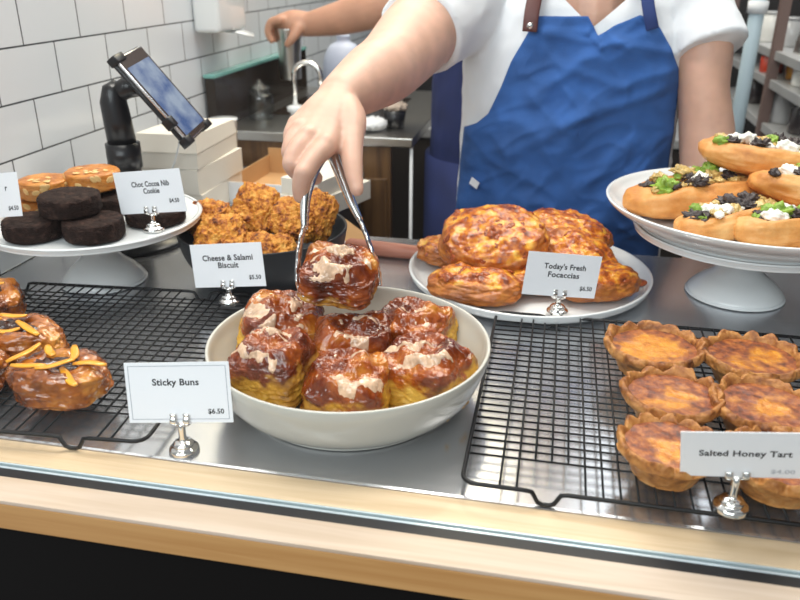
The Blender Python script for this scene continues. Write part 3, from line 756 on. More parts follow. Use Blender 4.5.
t = thing('salami_slice', 'curled dark salami slice lying alone at the plate edge', 'food', (0.1290, 1.0240, 0.0150), (0.15, -0.1, 0.4))
bm = bmesh.new(); ball(bm, (0, 0, 0), (0.0125, 0.0095, 0.0022), 3)
obj('slice_body', bm, M['ham'], t)

# ------------------------------------------------------------------ topped flatbreads on the platter
M['flatbread'] = food('flatbread', [(0.28, (0.42, 0.13, 0.022)), (0.48, (0.66, 0.28, 0.065)), (0.7, (0.80, 0.47, 0.18))], scale=20, roughA=0.5, bump=0.3, bscale=300)
M['feta'] = mat('white_cheese', (0.88, 0.86, 0.78), 0.5, bump=0.5, bscale=160)
M['leaf'] = mat('green_leaf', (0.27, 0.42, 0.05), 0.45, var=0.5, vscale=50, bump=0.6, bscale=120)
M['mushroom'] = mat('charred_greens', (0.050, 0.034, 0.032), 0.45, var=0.6, vscale=70, bump=0.6, bscale=150)
M['onion'] = mat('roast_onion', (0.62, 0.42, 0.14), 0.35, coat=0.3, var=0.3, vscale=60, bump=0.4, bscale=150)
def flatbread(label, loc, dims, rot, seed, tops):
    t = thing('topped_flatbread', label, 'bread', loc, rot, 'topped flatbreads on the platter')
    a, b_, c = dims; o3 = Vector((seed * 0.7, seed * 2.9, seed * 1.1))
    def fn(d):
        p = sup(d, 2.3)
        q = Vector((p.x * a, p.y * b_, p.z * c))
        if p.z > 0: q.z -= 0.5 * c * math.exp(-((p.x / 0.75) ** 4 + (p.y / 0.5) ** 4)) * p.z
        else: q.z *= 0.8
        return q + d * (fbm(d * 1.6 + o3, 3) * 0.004 + fbm(d * 7 + o3, 2) * 0.0006)
    blob('bread_body', fn, M['flatbread'], t, 5)
    rnd = random.Random(seed * 7 + 1)
    nm = {'f': ('cheese_lump', 'feta'), 'l': ('green_leaf', 'leaf'), 'm': ('charred_topping', 'mushroom'), 'o': ('onion_piece', 'onion')}
    tops = list(tops) + [(rnd.choice('oomolf'), rnd.uniform(-0.72, 0.72) * a, rnd.uniform(-0.55, 0.55) * b_, rnd.uniform(0.004, 0.0085)) for _ in range(14)]
    for k, (kd, x, y, s) in enumerate(tops):
        z = c * (0.55 + 0.25 * min(1, abs(y) / (0.5 * b_))) * math.sqrt(max(0.05, 1 - (x / a) ** 2 * 0.8)) + s * 0.25
        oo = Vector((k * 1.3, seed, 0))
        flat = {'f': 0.62, 'l': 0.7, 'm': 0.42, 'o': 0.5}[kd]; amp = {'f': 0.28, 'l': 0.55, 'm': 0.6, 'o': 0.4}[kd]
        sx = rnd.uniform(0.9, 1.35)
        blob(nm[kd][0], lambda d: Vector((d.x * s * sx, d.y * s * 0.85, d.z * s * flat)) + d * s * amp * fbm(d * 2.2 + oo, 4), M[nm[kd][1]], t, 4 if s > 0.009 else 3, loc=(x, y, z), rot=(rnd.uniform(-.3, .3), rnd.uniform(-.3, .3), rnd.uniform(0, 3)))
    return t
zq = 0.1075
flatbread('long flatbread topped with a bright green leaf at the platter left', (0.1860, 1.0420, zq + 0.029), (0.094, 0.047, 0.029), (0.0, -0.10, 0.30), 1,
          [('l', -0.046, -0.012, 0.015), ('f', -0.036, 0.004, 0.009), ('m', -0.060, 0.012, 0.009), ('o', -0.040, 0.022, 0.012), ('f', 0.003, -0.006, 0.015), ('m', -0.004, -0.022, 0.013), ('o', -0.004, 0.024, 0.014), ('m', -0.002, 0.012, 0.010),
           ('o', 0.030, 0.010, 0.012), ('l', 0.030, 0.024, 0.012), ('m', 0.046, 0.010, 0.010), ('o', 0.052, -0.004, 0.009), ('l', 0.012, 0.022, 0.010)])
flatbread('flatbread on top of the pile, its ends pointing sideways', (0.2700, 1.0740, zq + 0.075), (0.082, 0.042, 0.027), (0.0, 0.10, -0.12), 2,
          [('f', -0.040, 0.006, 0.012), ('f', -0.022, 0.012, 0.012), ('m', -0.048, -0.012, 0.011), ('m', -0.010, -0.010, 0.012), ('o', 0.000, 0.006, 0.012), ('l', 0.006, 0.014, 0.010), ('f', 0.024, -0.008, 0.014), ('m', 0.032, 0.014, 0.014), ('o', 0.046, -0.006, 0.010), ('m', 0.056, 0.004, 0.010), ('m', 0.012, 0.022, 0.012), ('l', -0.058, -0.016, 0.009)])
flatbread('flatbread with white cheese and dark greens at the platter front', (0.2180, 0.9560, zq + 0.024), (0.078, 0.036, 0.0245), (0.0, -0.08, 0.55), 3,
          [('m', -0.052, 0.000, 0.013), ('f', -0.030, 0.004, 0.013), ('f', -0.018, -0.006, 0.011), ('o', -0.030, -0.010, 0.009), ('l', -0.042, 0.014, 0.009), ('o', -0.008, -0.012, 0.009), ('m', 0.006, 0.006, 0.015), ('m', 0.026, 0.008, 0.014), ('m', 0.018, -0.008, 0.011), ('o', 0.046, 0.004, 0.011)])
flatbread('flatbread at the platter front right with cheese and leaf', (0.2830, 0.9370, zq + 0.0245), (0.076, 0.036, 0.0250), (0.0, 0.0, 0.35), 4,
          [('l', -0.022, 0.006, 0.013), ('f', -0.030, -0.006, 0.012), ('f', -0.006, 0.008, 0.013), ('m', 0.000, -0.010, 0.012), ('l', 0.012, 0.004, 0.010), ('m', -0.040, 0.010, 0.008), ('f', 0.034, 0.0, 0.012)])
flatbread('flatbread in the second layer at the right of the platter', (0.3100, 1.0100, zq + 0.056), (0.066, 0.040, 0.025), (0.0, 0.05, -0.15), 5,
          [('f', -0.022, -0.004, 0.013), ('m', -0.010, -0.014, 0.011), ('f', 0.000, 0.006, 0.012), ('m', 0.020, 0.0, 0.013), ('l', -0.006, 0.016, 0.009)])
flatbread('flatbread hidden low at the back of the platter', (0.3050, 1.1050, zq + 0.027), (0.080, 0.042, 0.027), (0.0, 0.0, 0.15), 6,
          [('f', -0.02, 0.0, 0.013), ('m', 0.01, 0.01, 0.013), ('l', -0.05, 0.01, 0.011)])


# ------------------------------------------------------------------ the person behind the counter
def worldkid(o, root):
    o.parent = root; o.matrix_parent_inverse = Matrix.Translation(-Vector(root.location)); return o
def head_bm(bm, c, yaw=0.0):
    q = bmesh.new()
    ball(q, (0, 0, 0.02), (0.074, 0.092, 0.100), 4); ball(q, (0, -0.022, -0.050), (0.056, 0.064, 0.062), 3)
    ball(q, (0, -0.098, -0.022), (0.014, 0.020, 0.022), 3); ball(q, (0, -0.092, 0.000), (0.010, 0.014, 0.024), 3)
    ball(q, (0, -0.082, -0.062), (0.024, 0.010, 0.007), 3); ball(q, (0, -0.078, -0.074), (0.021, 0.010, 0.007), 3); ball(q, (0, -0.070, -0.098), (0.020, 0.018, 0.015), 3)
    for sx in (-1, 1):
        ball(q, (sx * 0.075, 0.008, -0.012), (0.010, 0.020, 0.032), 3); ball(q, (sx * 0.036, -0.066, -0.030), (0.026, 0.022, 0.022), 3)
        ball(q, (sx * 0.032, -0.080, 0.026), (0.024, 0.012, 0.007), 3)
    join(bm, q, Matrix.Translation(c) @ Matrix.Rotation(yaw, 4, 'Z'))
def head_extras(root, c, yaw, hairm):
    mt = Matrix.Translation(c) @ Matrix.Rotation(yaw, 4, 'Z')
    q = bmesh.new()
    ball(q, (0, 0.016, 0.040), (0.084, 0.094, 0.094), 4); ball(q, (0, 0.050, -0.020), (0.076, 0.062, 0.080), 4)
    ball(q, (0, 0.112, 0.060), (0.040, 0.040, 0.042), 3)
    for v in q.verts: v.co += v.co.normalized() * 0.003 * math.sin(v.co.x * 220 + 3 * mn.noise(v.co * 20))
    q.transform(mt); worldkid(obj('hair', q, hairm), root)
    for sx in (-1, 1):
        q = bmesh.new(); ball(q, (sx * 0.032, -0.078, 0.006), (0.012, 0.010, 0.008), 3); q.transform(mt)
        e = worldkid(obj('eye', q, M['eye']), root)
        q = bmesh.new(); ball(q, (sx * 0.032, -0.0865, 0.006), (0.0048, 0.0030, 0.0048), 3); q.transform(mt); obj('iris', q, M['ink'], e)
M['eye'] = mat('eye_white', (0.8, 0.8, 0.78), 0.2)

P1 = thing('person', 'person in a white t-shirt and blue bib apron lifting a bun with tongs', 'person', (0.02, 1.42, -0.92))
bm = bmesh.new()
for c, r in (((0.02, 1.42, -0.04), (0.155, 0.108, 0.13)), ((0.02, 1.41, 0.12), (0.155, 0.108, 0.15)), ((0.022, 1.405, 0.26), (0.158, 0.100, 0.14))): ball(bm, c, r, 4)
capsule_chain(bm, [(-0.11, 1.405, 0.340), (0.03, 1.41, 0.355), (0.155, 1.405, 0.345)], [0.046, 0.056, 0.046])
capsule_chain(bm, [(0.040, 1.372, 0.290), (0.040, 1.374, 0.350), (0.032, 1.400, 0.420)], [0.055, 0.058, 0.056])
capsule_chain(bm, [(0.03, 1.41, 0.38), (0.03, 1.405, 0.46), (0.03, 1.39, 0.56)], [0.060, 0.052, 0.055])
head_bm(bm, (0.03, 1.375, 0.645), -0.25)
# right arm, reaching over the counter
capsule_chain(bm, [(-0.150, 1.385, 0.355), (-0.208, 1.245, 0.326), (-0.236, 1.1075, 0.286), (-0.246, 1.02, 0.277), (-0.2590, 0.9168, 0.2665)], [0.052, 0.0600, 0.0495, 0.0425, 0.0285], 10, 56)
W = (-0.2590, 0.9168, 0.2665)
# back of the hand and knuckles
for q, rr in (((-0.2443, 0.7990, 0.2332), (0.0270, 0.0200, 0.0128)), ((-0.2638, 0.8042, 0.2405), (0.0270, 0.0205, 0.0126)), ((-0.2785, 0.8190, 0.2450), (0.0260, 0.0200, 0.0122)), ((-0.2895, 0.8385, 0.2465), (0.0250, 0.0185, 0.0112))):
    m_ = [(W[i] * 0.45 + q[i] * 0.55) for i in range(3)]
    capsule_chain(bm, [W, m_, q], rr, 6, 16)
# fingers: knuckle, middle joint, end joint, tip
FING = {
 'index': ([(-0.2443, 0.7990, 0.2332), (-0.2490, 0.7750, 0.2270), (-0.2548, 0.7548, 0.2138), (-0.2580, 0.7525, 0.2010), (-0.2595, 0.7545, 0.1900)], [0.0128, 0.0112, 0.0108, 0.0098, 0.0086]),
 'middle': ([(-0.2638, 0.8042, 0.2405), (-0.2700, 0.7850, 0.2330), (-0.2735, 0.7720, 0.2195), (-0.2670, 0.7860, 0.2035), (-0.2562, 0.7985, 0.1985)], [0.0126, 0.0112, 0.0106, 0.0096, 0.0084]),
 'ring': ([(-0.2785, 0.8190, 0.2450), (-0.2815, 0.8030, 0.2370), (-0.2825, 0.7940, 0.2255), (-0.2781, 0.8130, 0.2100), (-0.2650, 0.8207, 0.2050)], [0.0122, 0.0106, 0.0100, 0.0092, 0.0082]),
 'little': ([(-0.2895, 0.8385, 0.2465), (-0.2905, 0.8235, 0.2400), (-0.2880, 0.8165, 0.2300), (-0.2820, 0.8320, 0.2170), (-0.2790, 0.8400, 0.2140)], [0.0112, 0.0096, 0.0088, 0.0080, 0.0072]),
}
for pts, rr in FING.values():
    capsule_chain(bm, pts, rr, 6, 20)
    k0 = Vector(pts[0]) + Vector((0.0, -0.0015, 0.0036)); ball(bm, k0, rr[0] * 0.88, 3)
    k1 = Vector(pts[2]) + Vector((0.0, -0.0022, 0.0012)); ball(bm, k1, rr[2] * 0.98, 3)
capsule_chain(bm, [(-0.2560, 0.9000, 0.2600), (-0.2370, 0.8720, 0.2500), (-0.2240, 0.8318, 0.2350), (-0.2135, 0.7985, 0.2120), (-0.2045, 0.7800, 0.1930)], [0.0240, 0.0215, 0.0150, 0.0112, 0.0078], 6, 14)
capsule_chain(bm, [(-0.2400, 0.8500, 0.2400), (-0.2400, 0.8150, 0.2320)], [0.0150, 0.0110], 6, 14)
# left arm, hanging
capsule_chain(bm, [(0.180, 1.402, 0.352), (0.2190, 1.360, 0.300), (0.2285, 1.345, 0.230), (0.2450, 1.335, 0.150), (0.2560, 1.300, 0.040), (0.2560, 1.260, -0.060)], [0.045, 0.0440, 0.0400, 0.0435, 0.0400, 0.0280], 10, 48)
capsule_chain(bm, [(0.256, 1.260, -0.06), (0.254, 1.252, -0.10), (0.250, 1.247, -0.135)], [0.026, 0.030, 0.026])
for k in range(4):
    x = 0.250 + 0.004 * k; y = 1.222 + 0.017 * k; ln = (0.062, 0.070, 0.066, 0.052)[k]
    capsule_chain(bm, [(x, y, -0.14), (x - 0.004, y, -0.14 - ln * 0.5), (x - 0.014, y, -0.14 - ln)], [0.0098, 0.0090, 0.0076])
capsule_chain(bm, [(0.250, 1.232, -0.085), (0.240, 1.212, -0.115), (0.234, 1.206, -0.15)], [0.014, 0.011, 0.0085])
for sx in (-1, 1):
    capsule_chain(bm, [(0.02 + sx * 0.08, 1.42, -0.10), (0.02 + sx * 0.085, 1.42, -0.47), (0.02 + sx * 0.085, 1.43, -0.85)], [0.085, 0.055, 0.038])
    capsule_chain(bm, [(0.02 + sx * 0.085, 1.44, -0.885), (0.02 + sx * 0.095, 1.33, -0.893)], [0.030, 0.025])
worldkid(remeshed('body', bm, M['skin'], None, 0.0022, 10), P1)
head_extras(P1, (0.03, 1.375, 0.645), -0.25, M['hair'])

SEC = [(-0.42, 0.02, 0.185, 0.130), (-0.25, 0.02, 0.185, 0.132), (-0.12, 0.02, 0.183, 0.132), (0.0, 0.018, 0.188, 0.133), (0.13, 0.016, 0.184, 0.132), (0.22, 0.017, 0.184, 0.128), (0.30, 0.018, 0.186, 0.118), (0.355, 0.020, 0.176, 0.104), (0.395, 0.024, 0.140, 0.086), (0.425, 0.028, 0.085, 0.070), (0.44, 0.03, 0.072, 0.064)]
CY = 1.41
def torso(z):
    for a, b in zip(SEC, SEC[1:]):
        if a[0] <= z <= b[0]:
            t = (z - a[0]) / (b[0] - a[0]); return [a[i] * (1 - t) + b[i] * t for i in (1, 2, 3)]
    q = SEC[0] if z < SEC[0][0] else SEC[-1]; return [q[1], q[2], q[3]]
def loft(bm, z0, z1, nz, grow):
    rings = []
    for i in range(nz):
        z = z0 + (z1 - z0) * i / (nz - 1); cx, hw, hd = torso(z); row = []
        for k in range(72):
            a = 2 * PI * k / 72; c, s = math.cos(a), math.sin(a)
            f = (abs(c) ** 2.5 + abs(s) ** 2.5) ** (-0.4)
            row.append(bm.verts.new((cx + (hw + grow) * c * f, CY + (hd + grow) * s * f, z)))
        rings.append(row)
    for A, B in zip(rings, rings[1:]):
        for k in range(72): bm.faces.new((A[k], A[(k + 1) % 72], B[(k + 1) % 72], B[k]))
    bm.faces.new(rings[0][::-1]); bm.faces.new(rings[-1])
bm = bmesh.new(); loft(bm, -0.12, 0.425, 40, 0.0)
tube(catmull([Vector(p) for p in ((-0.110, 1.40, 0.362), (-0.165, 1.355, 0.352), (-0.197, 1.285, 0.336), (-0.2168, 1.2268, 0.3187))], 6), [v[0] for v in catmull([Vector((q, 0, 0)) for q in (0.060, 0.074, 0.071, 0.0685)], 6)], 28, bm)
tube(catmull([Vector(p) for p in ((0.12, 1.41, 0.360), (0.190, 1.395, 0.350), (0.216, 1.366, 0.322), (0.2290, 1.346, 0.2920))], 6), [v[0] for v in catmull([Vector((q, 0, 0)) for q in (0.055, 0.063, 0.055, 0.0585)], 6)], 28, bm)
def shirt_post(c, n):
    f = 0.0060 * (1 - abs(mn.noise(Vector((c.x * 14 + c.z * 9, c.y * 10, c.z * 16 - c.x * 6))))) - 0.003
    f += 0.0014 * mn.noise(c * 45)
    return c + n * f
sh_ = remeshed('t_shirt', bm, M['shirt'], None, 0.0042, 2, post=shirt_post)
bm = bmesh.new(); bm.from_mesh(sh_.data)
for sg in (-1, 1):
    bmesh.ops.bisect_plane(bm, geom=bm.verts[:] + bm.edges[:] + bm.faces[:], plane_co=(0.043, 1.3, 0.326), plane_no=Vector((sg, 0, -1.15)).normalized())
kill = [f for f in bm.faces if (lambda c: c.y < 1.40 and c.z > 0.326 and abs(c.x - 0.043) < min(0.066, (c.z - 0.326) * 1.15))(f.calc_center_median())]
bmesh.ops.delete(bm, geom=kill, context='FACES'); bm.to_mesh(sh_.data); bm.free()
worldkid(sh_, P1)
# trousers
bm = bmesh.new()
ball(bm, (0.02, 1.42, -0.12), (0.170, 0.122, 0.12), 4)
for sx in (-1, 1): tube(catmull([Vector((0.02 + sx * 0.075, 1.42, -0.12)), Vector((0.02 + sx * 0.088, 1.42, -0.47)), Vector((0.02 + sx * 0.088, 1.43, -0.86))], 6), [v[0] for v in catmull([Vector((q, 0, 0)) for q in (0.10, 0.075, 0.06)], 6)], 24, bm)
worldkid(remeshed('trousers', bm, M['trousers'], None, 0.008, 4), P1)

def interp(tab, v):
    if v <= tab[0][0]: return tab[0][1]
    for a, b in zip(tab, tab[1:]):
        if v <= b[0]: return a[1] + (b[1] - a[1]) * (v - a[0]) / (b[0] - a[0])
    return tab[-1][1]
LT = [(-0.42, -0.172), (0.0, -0.168), (0.10, -0.161), (0.160, -0.154), (0.172, -0.130), (0.188, -0.112), (0.2328, -0.093), (0.2732, -0.0790), (0.3156, -0.0560), (0.345, -0.0440)]
RT = [(-0.42, 0.197), (0.0, 0.194), (0.15, 0.190), (0.2237, 0.1900), (0.2656, 0.1820), (0.2975, 0.1650), (0.330, 0.1420), (0.347, 0.1200)]
TOP = [(-0.06, 0.336), (-0.040, 0.3420), (0.034, 0.3430), (0.043, 0.330), (0.052, 0.3150), (0.075, 0.330), (0.112, 0.3450), (0.145, 0.338)]
def front_y(x, z):
    cx, hw, hd = torso(z); s_ = min(0.985, abs((x - cx) / hw)); return CY - hd * (1 - s_ ** 2.5) ** 0.4
def crease(x, z):
    d = 0.0
    def rid(p, w=2.4): return max(0.0, 1 - abs(mn.noise(p)) * w) ** 1.8
    c1, s1, c2, s2 = 0.88, 0.47, 0.80, -0.60
    a1, b1 = x * c1 + z * s1, -x * s1 + z * c1; a2, b2 = x * c2 + z * s2, -x * s2 + z * c2
    m1, m2 = sstep(-0.25, 0.35, mn.noise(Vector((x * 9, z * 9, 2.2)))), sstep(-0.25, 0.35, mn.noise(Vector((x * 9, z * 9, 8.8))))
    wx = 0.012 * mn.noise(Vector((x * 12, z * 12, 5.5)))
    d += 0.0120 * m1 * rid(Vector((a1 * 4, (b1 + wx) * 14, 1.3))) + 0.0090 * m2 * rid(Vector((a2 * 6, (b2 + wx) * 20, 4.1))) + 0.0036 * (1 - m1 * 0.7) * rid(Vector((a1 * 12, b1 * 36, 7.7))) + 0.0034 * rid(Vector((x * 16, z * 22, 3.3)))
    d += 0.0008 * mn.noise(Vector((x * 40, z * 40, 0)))
    for (x0, z0, x1, z1, am, wd) in ((0.052, 0.312, 0.170, 0.290, 0.006, 0.007), (0.050, 0.305, -0.030, 0.318, 0.005, 0.006), (0.06, 0.295, -0.04, 0.225, 0.005, 0.010), (0.16, 0.235, 0.02, 0.190, 0.006, 0.009), (0.05, 0.20, -0.07, 0.13, 0.006, 0.011), (0.13, 0.16, 0.06, 0.09, 0.005, 0.010), (0.0, 0.27, 0.10, 0.24, 0.004, 0.008), (-0.045, 0.324, 0.036, 0.320, 0.0035, 0.0035), (0.036, 0.320, 0.058, 0.300, 0.004, 0.004), (0.058, 0.300, 0.125, 0.318, 0.004, 0.004)):
        vx, vz = x1 - x0, z1 - z0; t = clamp(((x - x0) * vx + (z - z0) * vz) / (vx * vx + vz * vz))
        dd = math.hypot(x - x0 - t * vx, z - z0 - t * vz); d += am * math.exp(-(dd / wd) ** 2)
    return d
bm = bmesh.new(); g = []; NU, NV = 150, 190
for j in range(NV):
    row = []
    for i in range(NU):
        uu, vv = i / (NU - 1), j / (NV - 1); z = -0.42 + 0.76 * vv; x = 0.0
        for _ in range(4):
            x = interp(LT, z) + (interp(RT, z) - interp(LT, z)) * uu
            z = -0.42 + (interp(TOP, x) + 0.42) * vv
        row.append(bm.verts.new((x, front_y(x, z) - 0.006 - max(0.0, crease(x, z)), z)))
    g.append(row)
for A, B in zip(g, g[1:]):
    for i in range(NU - 1): bm.faces.new((A[i], A[i + 1], B[i + 1], B[i]))
ap = obj('apron', bm, M['apron'], None)
sd = ap.modifiers.new('cloth', 'SOLIDIFY'); sd.thickness = 0.0018; sd.offset = 0
worldkid(ap, P1)
def strap(name, pts, wd, m):
    n = len(pts); o = obj(name, tube([Vector(p) for p in pts], [1] * n, 12, ell=(Vector((1, 0, 0)), [wd] * n, [0.0018] * n)), m)
    return worldkid(o, P1)
stl = strap('leather_strap', catmull([Vector(p) for p in ((-0.0525, 1.2760, 0.3200), (-0.0510, 1.2800, 0.3500), (-0.0460, 1.3050, 0.3900), (-0.0380, 1.3550, 0.4300), (-0.0250, 1.4250, 0.4420))], 5), 0.0115, M['strap_leather'])
bm = bmesh.new(); ball(bm, (-0.0525, 1.2730, 0.3290), (0.0050, 0.0022, 0.0050), 3); obj('rivet', bm, M['chrome'], stl)
strap('fabric_strap', catmull([Vector(p) for p in ((0.1320, 1.2900, 0.3260), (0.1240, 1.2900, 0.3500), (0.1140, 1.3120, 0.3880), (0.0950, 1.3600, 0.4200), (0.0750, 1.4250, 0.4420))], 5), 0.0095, M['strap_blue'])
bm = bm_box(-0.009, 0.009, -0.0008, 0.0008, -0.0065, 0.0065)
lb = obj('cloth_label', bm, M['card'], None, smooth=False); lb.location = (-0.130, front_y(-0.130, 0.070) - 0.0200, 0.0700); lb.rotation_euler = (0, 0.42, -0.55); worldkid(lb, P1)

# ------------------------------------------------------------------ tongs
t = thing('serving_tongs', 'steel spring tongs gripping the lifted sticky bun', 'tongs', (-0.2495, 0.8271, 0.2236))
VD = Vector((-0.18, 0.898, -0.40))
def tong(upper, lower, name):
    P = catmull([Vector(p) for p in upper], 6); n = len(P)
    ra = [0.0100 - 0.0035 * (i / (n - 1)) ** 3 for i in range(n)]; rc = [0.0066 - 0.0030 * (i / (n - 1)) ** 2 for i in range(n)]
    b = tube([p - Vector(t.location) for p in P], [1] * n, 16, ell=(VD, ra, rc))
    o = obj('tong_arm', b, M['tong_steel'], t)
    Q = catmull([Vector(p) for p in lower], 12); n = len(Q); side = Vector((0.98, 0.198, 0))
    ra = [0.0070 + 0.0055 * math.sin(PI * min(1, i / (n - 1) * 1.15)) + 0.0016 * math.sin(i * 0.8) for i in range(n)]; ra[-1] = 0.003
    b = tube([q - Vector(t.location) for q in Q], [1] * n, 14, ell=(VD, ra, [0.0027] * n))
    obj('gripping_end', b, M['tong_steel'], o)
tong([(-0.2490, 0.8300, 0.2280), (-0.2540, 0.7900, 0.2120), (-0.2545, 0.7600, 0.1930), (-0.2535, 0.7480, 0.1760), (-0.2510, 0.7370, 0.1600)],
     [(-0.2515, 0.7378, 0.1610), (-0.2535, 0.7300, 0.1480), (-0.2535, 0.7180, 0.1250), (-0.2505, 0.7080, 0.1060), (-0.2410, 0.7005, 0.0960)], 'l')
tong([(-0.2480, 0.8320, 0.2280), (-0.2380, 0.8150, 0.2140), (-0.2230, 0.7960, 0.1940), (-0.2100, 0.7810, 0.1760), (-0.1993, 0.7708, 0.1622)],
     [(-0.1998, 0.7712, 0.1628), (-0.1910, 0.7620, 0.1500), (-0.1810, 0.7500, 0.1340), (-0.1730, 0.7400, 0.1180), (-0.1690, 0.7330, 0.1030)], 'r')
bm = bmesh.new(); ball(bm, (0, 0.004, 0.006), (0.010, 0.012, 0.010), 3); obj('hinge', bm, M['tong_steel'], t)

# ------------------------------------------------------------------ things on the counter behind the food
M['redwood'] = wood_mat('red_wood', (0.50, 0.20, 0.13), (0.38, 0.13, 0.08), (6, 60, 60), 0.5)
t = thing('wooden_handle', 'reddish round wooden handle lying behind the focaccia plate', 'utensil', (-0.2400, 1.0900, 0.0125), (0, 0, math.atan2(-0.012, 0.126)))
obj('handle_body', tube([(-0.068, 0, 0), (-0.066, 0, 0), (-0.060, 0, 0), (0, 0, 0), (0.05, 0, 0), (0.064, 0, 0)], [0.004, 0.0085, 0.0118, 0.0118, 0.0110, 0.0100], 20), M['redwood'], t)
obj('ferrule', tube([(-0.110, 0, -0.002), (-0.069, 0, -0.002)], [0.0070, 0.0080], 16), M['boxcool'], t)
def pastry_box(name, label, loc, rz, dx, dy, h, lid, group=None):
    t = thing(name, label, 'box', loc, (0, 0, rz), group)
    obj('box_body', bm_box(0, dx, 0, dy, 0, h, 0.0008), M['boxwhite'], t, smooth=False)
    if lid:
        b = bmesh.new(); k = lid
        v = [b.verts.new(p) for p in ((-0.001, -0.001, h + 0.0004), (dx + 0.001, -0.001, h + 0.0004), (dx + 0.001, dy + 0.001, h + 0.0004), (-0.001, dy + 0.001, h + 0.0004), (0.002, 0.006, h + k), (dx - 0.002, 0.006, h + k), (dx - 0.002, dy - 0.004, h + k * 0.85), (0.002, dy - 0.004, h + k * 0.85))]
        for q in ((3, 2, 1, 0), (4, 5, 6, 7), (0, 1, 5, 4), (1, 2, 6, 5), (2, 3, 7, 6), (3, 0, 4, 7)): b.faces.new([v[i] for i in q])
        obj('lid', b, M['boxwhite'], t, smooth=False)
    return t
G = 'white pastry boxes stacked by the wall'
pastry_box('pastry_box', 'cream pastry box at the bottom of the stack by the wall', (-0.708, 1.200, 0.0), 0.02, 0.116, 0.185, 0.046, 0, G)
pastry_box('pastry_box', 'cream pastry box in the middle of the stack by the wall', (-0.712, 1.202, 0.0465), -0.03, 0.116, 0.185, 0.044, 0, G)
pastry_box('pastry_box', 'cream pastry box on top of the stack under the tablet', (-0.706, 1.196, 0.0910), 0.03, 0.112, 0.185, 0.028, 0.030, G)
t = thing('cake_box', 'open kraft-lined tray box with low white sides', 'box', (-0.606, 1.320, 0), (0, 0, -0.03))
dx, dy, h = 0.118, 0.225, 0.040
obj('base_panel', bm_box(0, dx, 0, dy, 0, 0.002), M['kraft'], t, smooth=False)
for nm, a in (('side_panel', (0, 0.002, 0, dy)), ('side_panel', (dx - 0.002, dx, 0, dy)), ('front_panel', (0, dx, -0.002, 0)), ('back_panel', (0, dx, dy, dy + 0.002))):
    obj(nm, bm_box(*a, 0.0, h if nm != 'back_panel' else 0.055), M['boxcool'] if nm == 'front_panel' else M['kraft'], t, smooth=False)
pastry_box('pastry_box', 'flat cream box half hidden behind the black bowl', (-0.478, 1.270, 0.0), -0.35, 0.085, 0.170, 0.036, 0)
pastry_box('pastry_box', 'flat cream box lying on another behind the black bowl', (-0.474, 1.275, 0.0365), -0.30, 0.080, 0.150, 0.030, 0)
t = thing('paper_bag', 'folded brown kraft paper bag behind the black bowl', 'bag', (-0.385, 1.105, 0))
b = bmesh.new(); v = [b.verts.new(p) for p in ((0, 0, 0), (0.090, 0.0, 0), (0.098, 0.075, 0), (0.004, 0.078, 0), (-0.006, 0.006, 0.056), (0.012, 0.010, 0.056), (0.018, 0.070, 0.058), (-0.004, 0.070, 0.058))]
for q in ((3, 2, 1, 0), (4, 5, 6, 7), (0, 1, 5, 4), (1, 2, 6, 5), (2, 3, 7, 6), (3, 0, 4, 7)): b.faces.new([v[i] for i in q])
bmesh.ops.bevel(b, geom=b.edges[:], offset=0.003, segments=2, affect='EDGES')
obj('bag_body', b, M['kraft'], t, smooth=False)
t = thing('paper_cup', 'plain white paper cup behind the pastry box stack', 'cup', (-0.660, 1.465, 0))
obj('cup_body', lathe([(0, 0), (0.022, 0), (0.027, 0.124), (0.0285, 0.126), (0.0285, 0.129), (0.0, 0.130)], 40), M['white_glaze'], t)

# tablet on its stand
t = thing('tablet_stand', 'black swivel tablet stand on a round base by the wall', 'stand', (-0.657, 1.080, 0))
obj('base_plate', lathe([(0, 0), (0.082, 0), (0.085, 0.003), (0.083, 0.008), (0.03, 0.012), (0, 0.012)], 64), M['black_plastic'], t)
obj('lower_post', tube([(0, 0, 0.012), (0, 0, 0.128), (0, 0, 0.134)], [0.0235, 0.0235, 0.0225], 32), M['black_plastic'], t)
obj('collar', tube([(0, 0, 0.122), (0, 0, 0.160)], [0.0262, 0.0262], 32), M['black_plastic'], t)
obj('upper_post', tube([(0, 0, 0.155), (-0.003, 0, 0.195), (-0.006, 0.001, 0.222), (-0.003, 0.002, 0.240), (0.004, 0.004, 0.249)], [0.0215, 0.0210, 0.0200, 0.017, 0.009], 28), M['black_plastic'], t)
obj('mount_arm', tube([(-0.004, 0.0, 0.232), (0.014, 0.010, 0.242), (0.032, 0.016, 0.248)], [0.014, 0.016, 0.019], 20), M['black_plastic'], t)
tw = Vector((-0.08173083, 0.99002144, 0.11479381)); tl = Vector((0.59420876, 0.14087357, -0.79187788)); tn = -tw.cross(tl)
mx = Matrix(((tw.x, -tl.x, tn.x, -0.5908), (tw.y, -tl.y, tn.y, 1.1020), (tw.z, -tl.z, tn.z, 0.2324), (0, 0, 0, 1)))
t = thing('tablet', 'small tablet tilted in a black holder, showing a blue picture', 'tablet'); t.matrix_world = mx @ Matrix.Diagonal((1.06, 0.85, 1, 1))
obj('case', bm_box(-0.0445, 0.0445, -0.092, 0.092, -0.008, -0.0012, 0.003), M['black_plastic'], t)
M['silver'] = mat('silver_edge', (0.72, 0.72, 0.74), 0.25, metal=0.9)
obj('body_frame', bm_box(-0.042, 0.042, -0.089, 0.089, -0.0012, 0.0035, 0.0014), M['silver'], t)
M['bezel'] = mat('tablet_bezel', (0.05, 0.035, 0.03), 0.15)
obj('bezel', bm_box(-0.040, 0.040, -0.087, 0.087, 0.0035, 0.0040), M['bezel'], t, smooth=False)
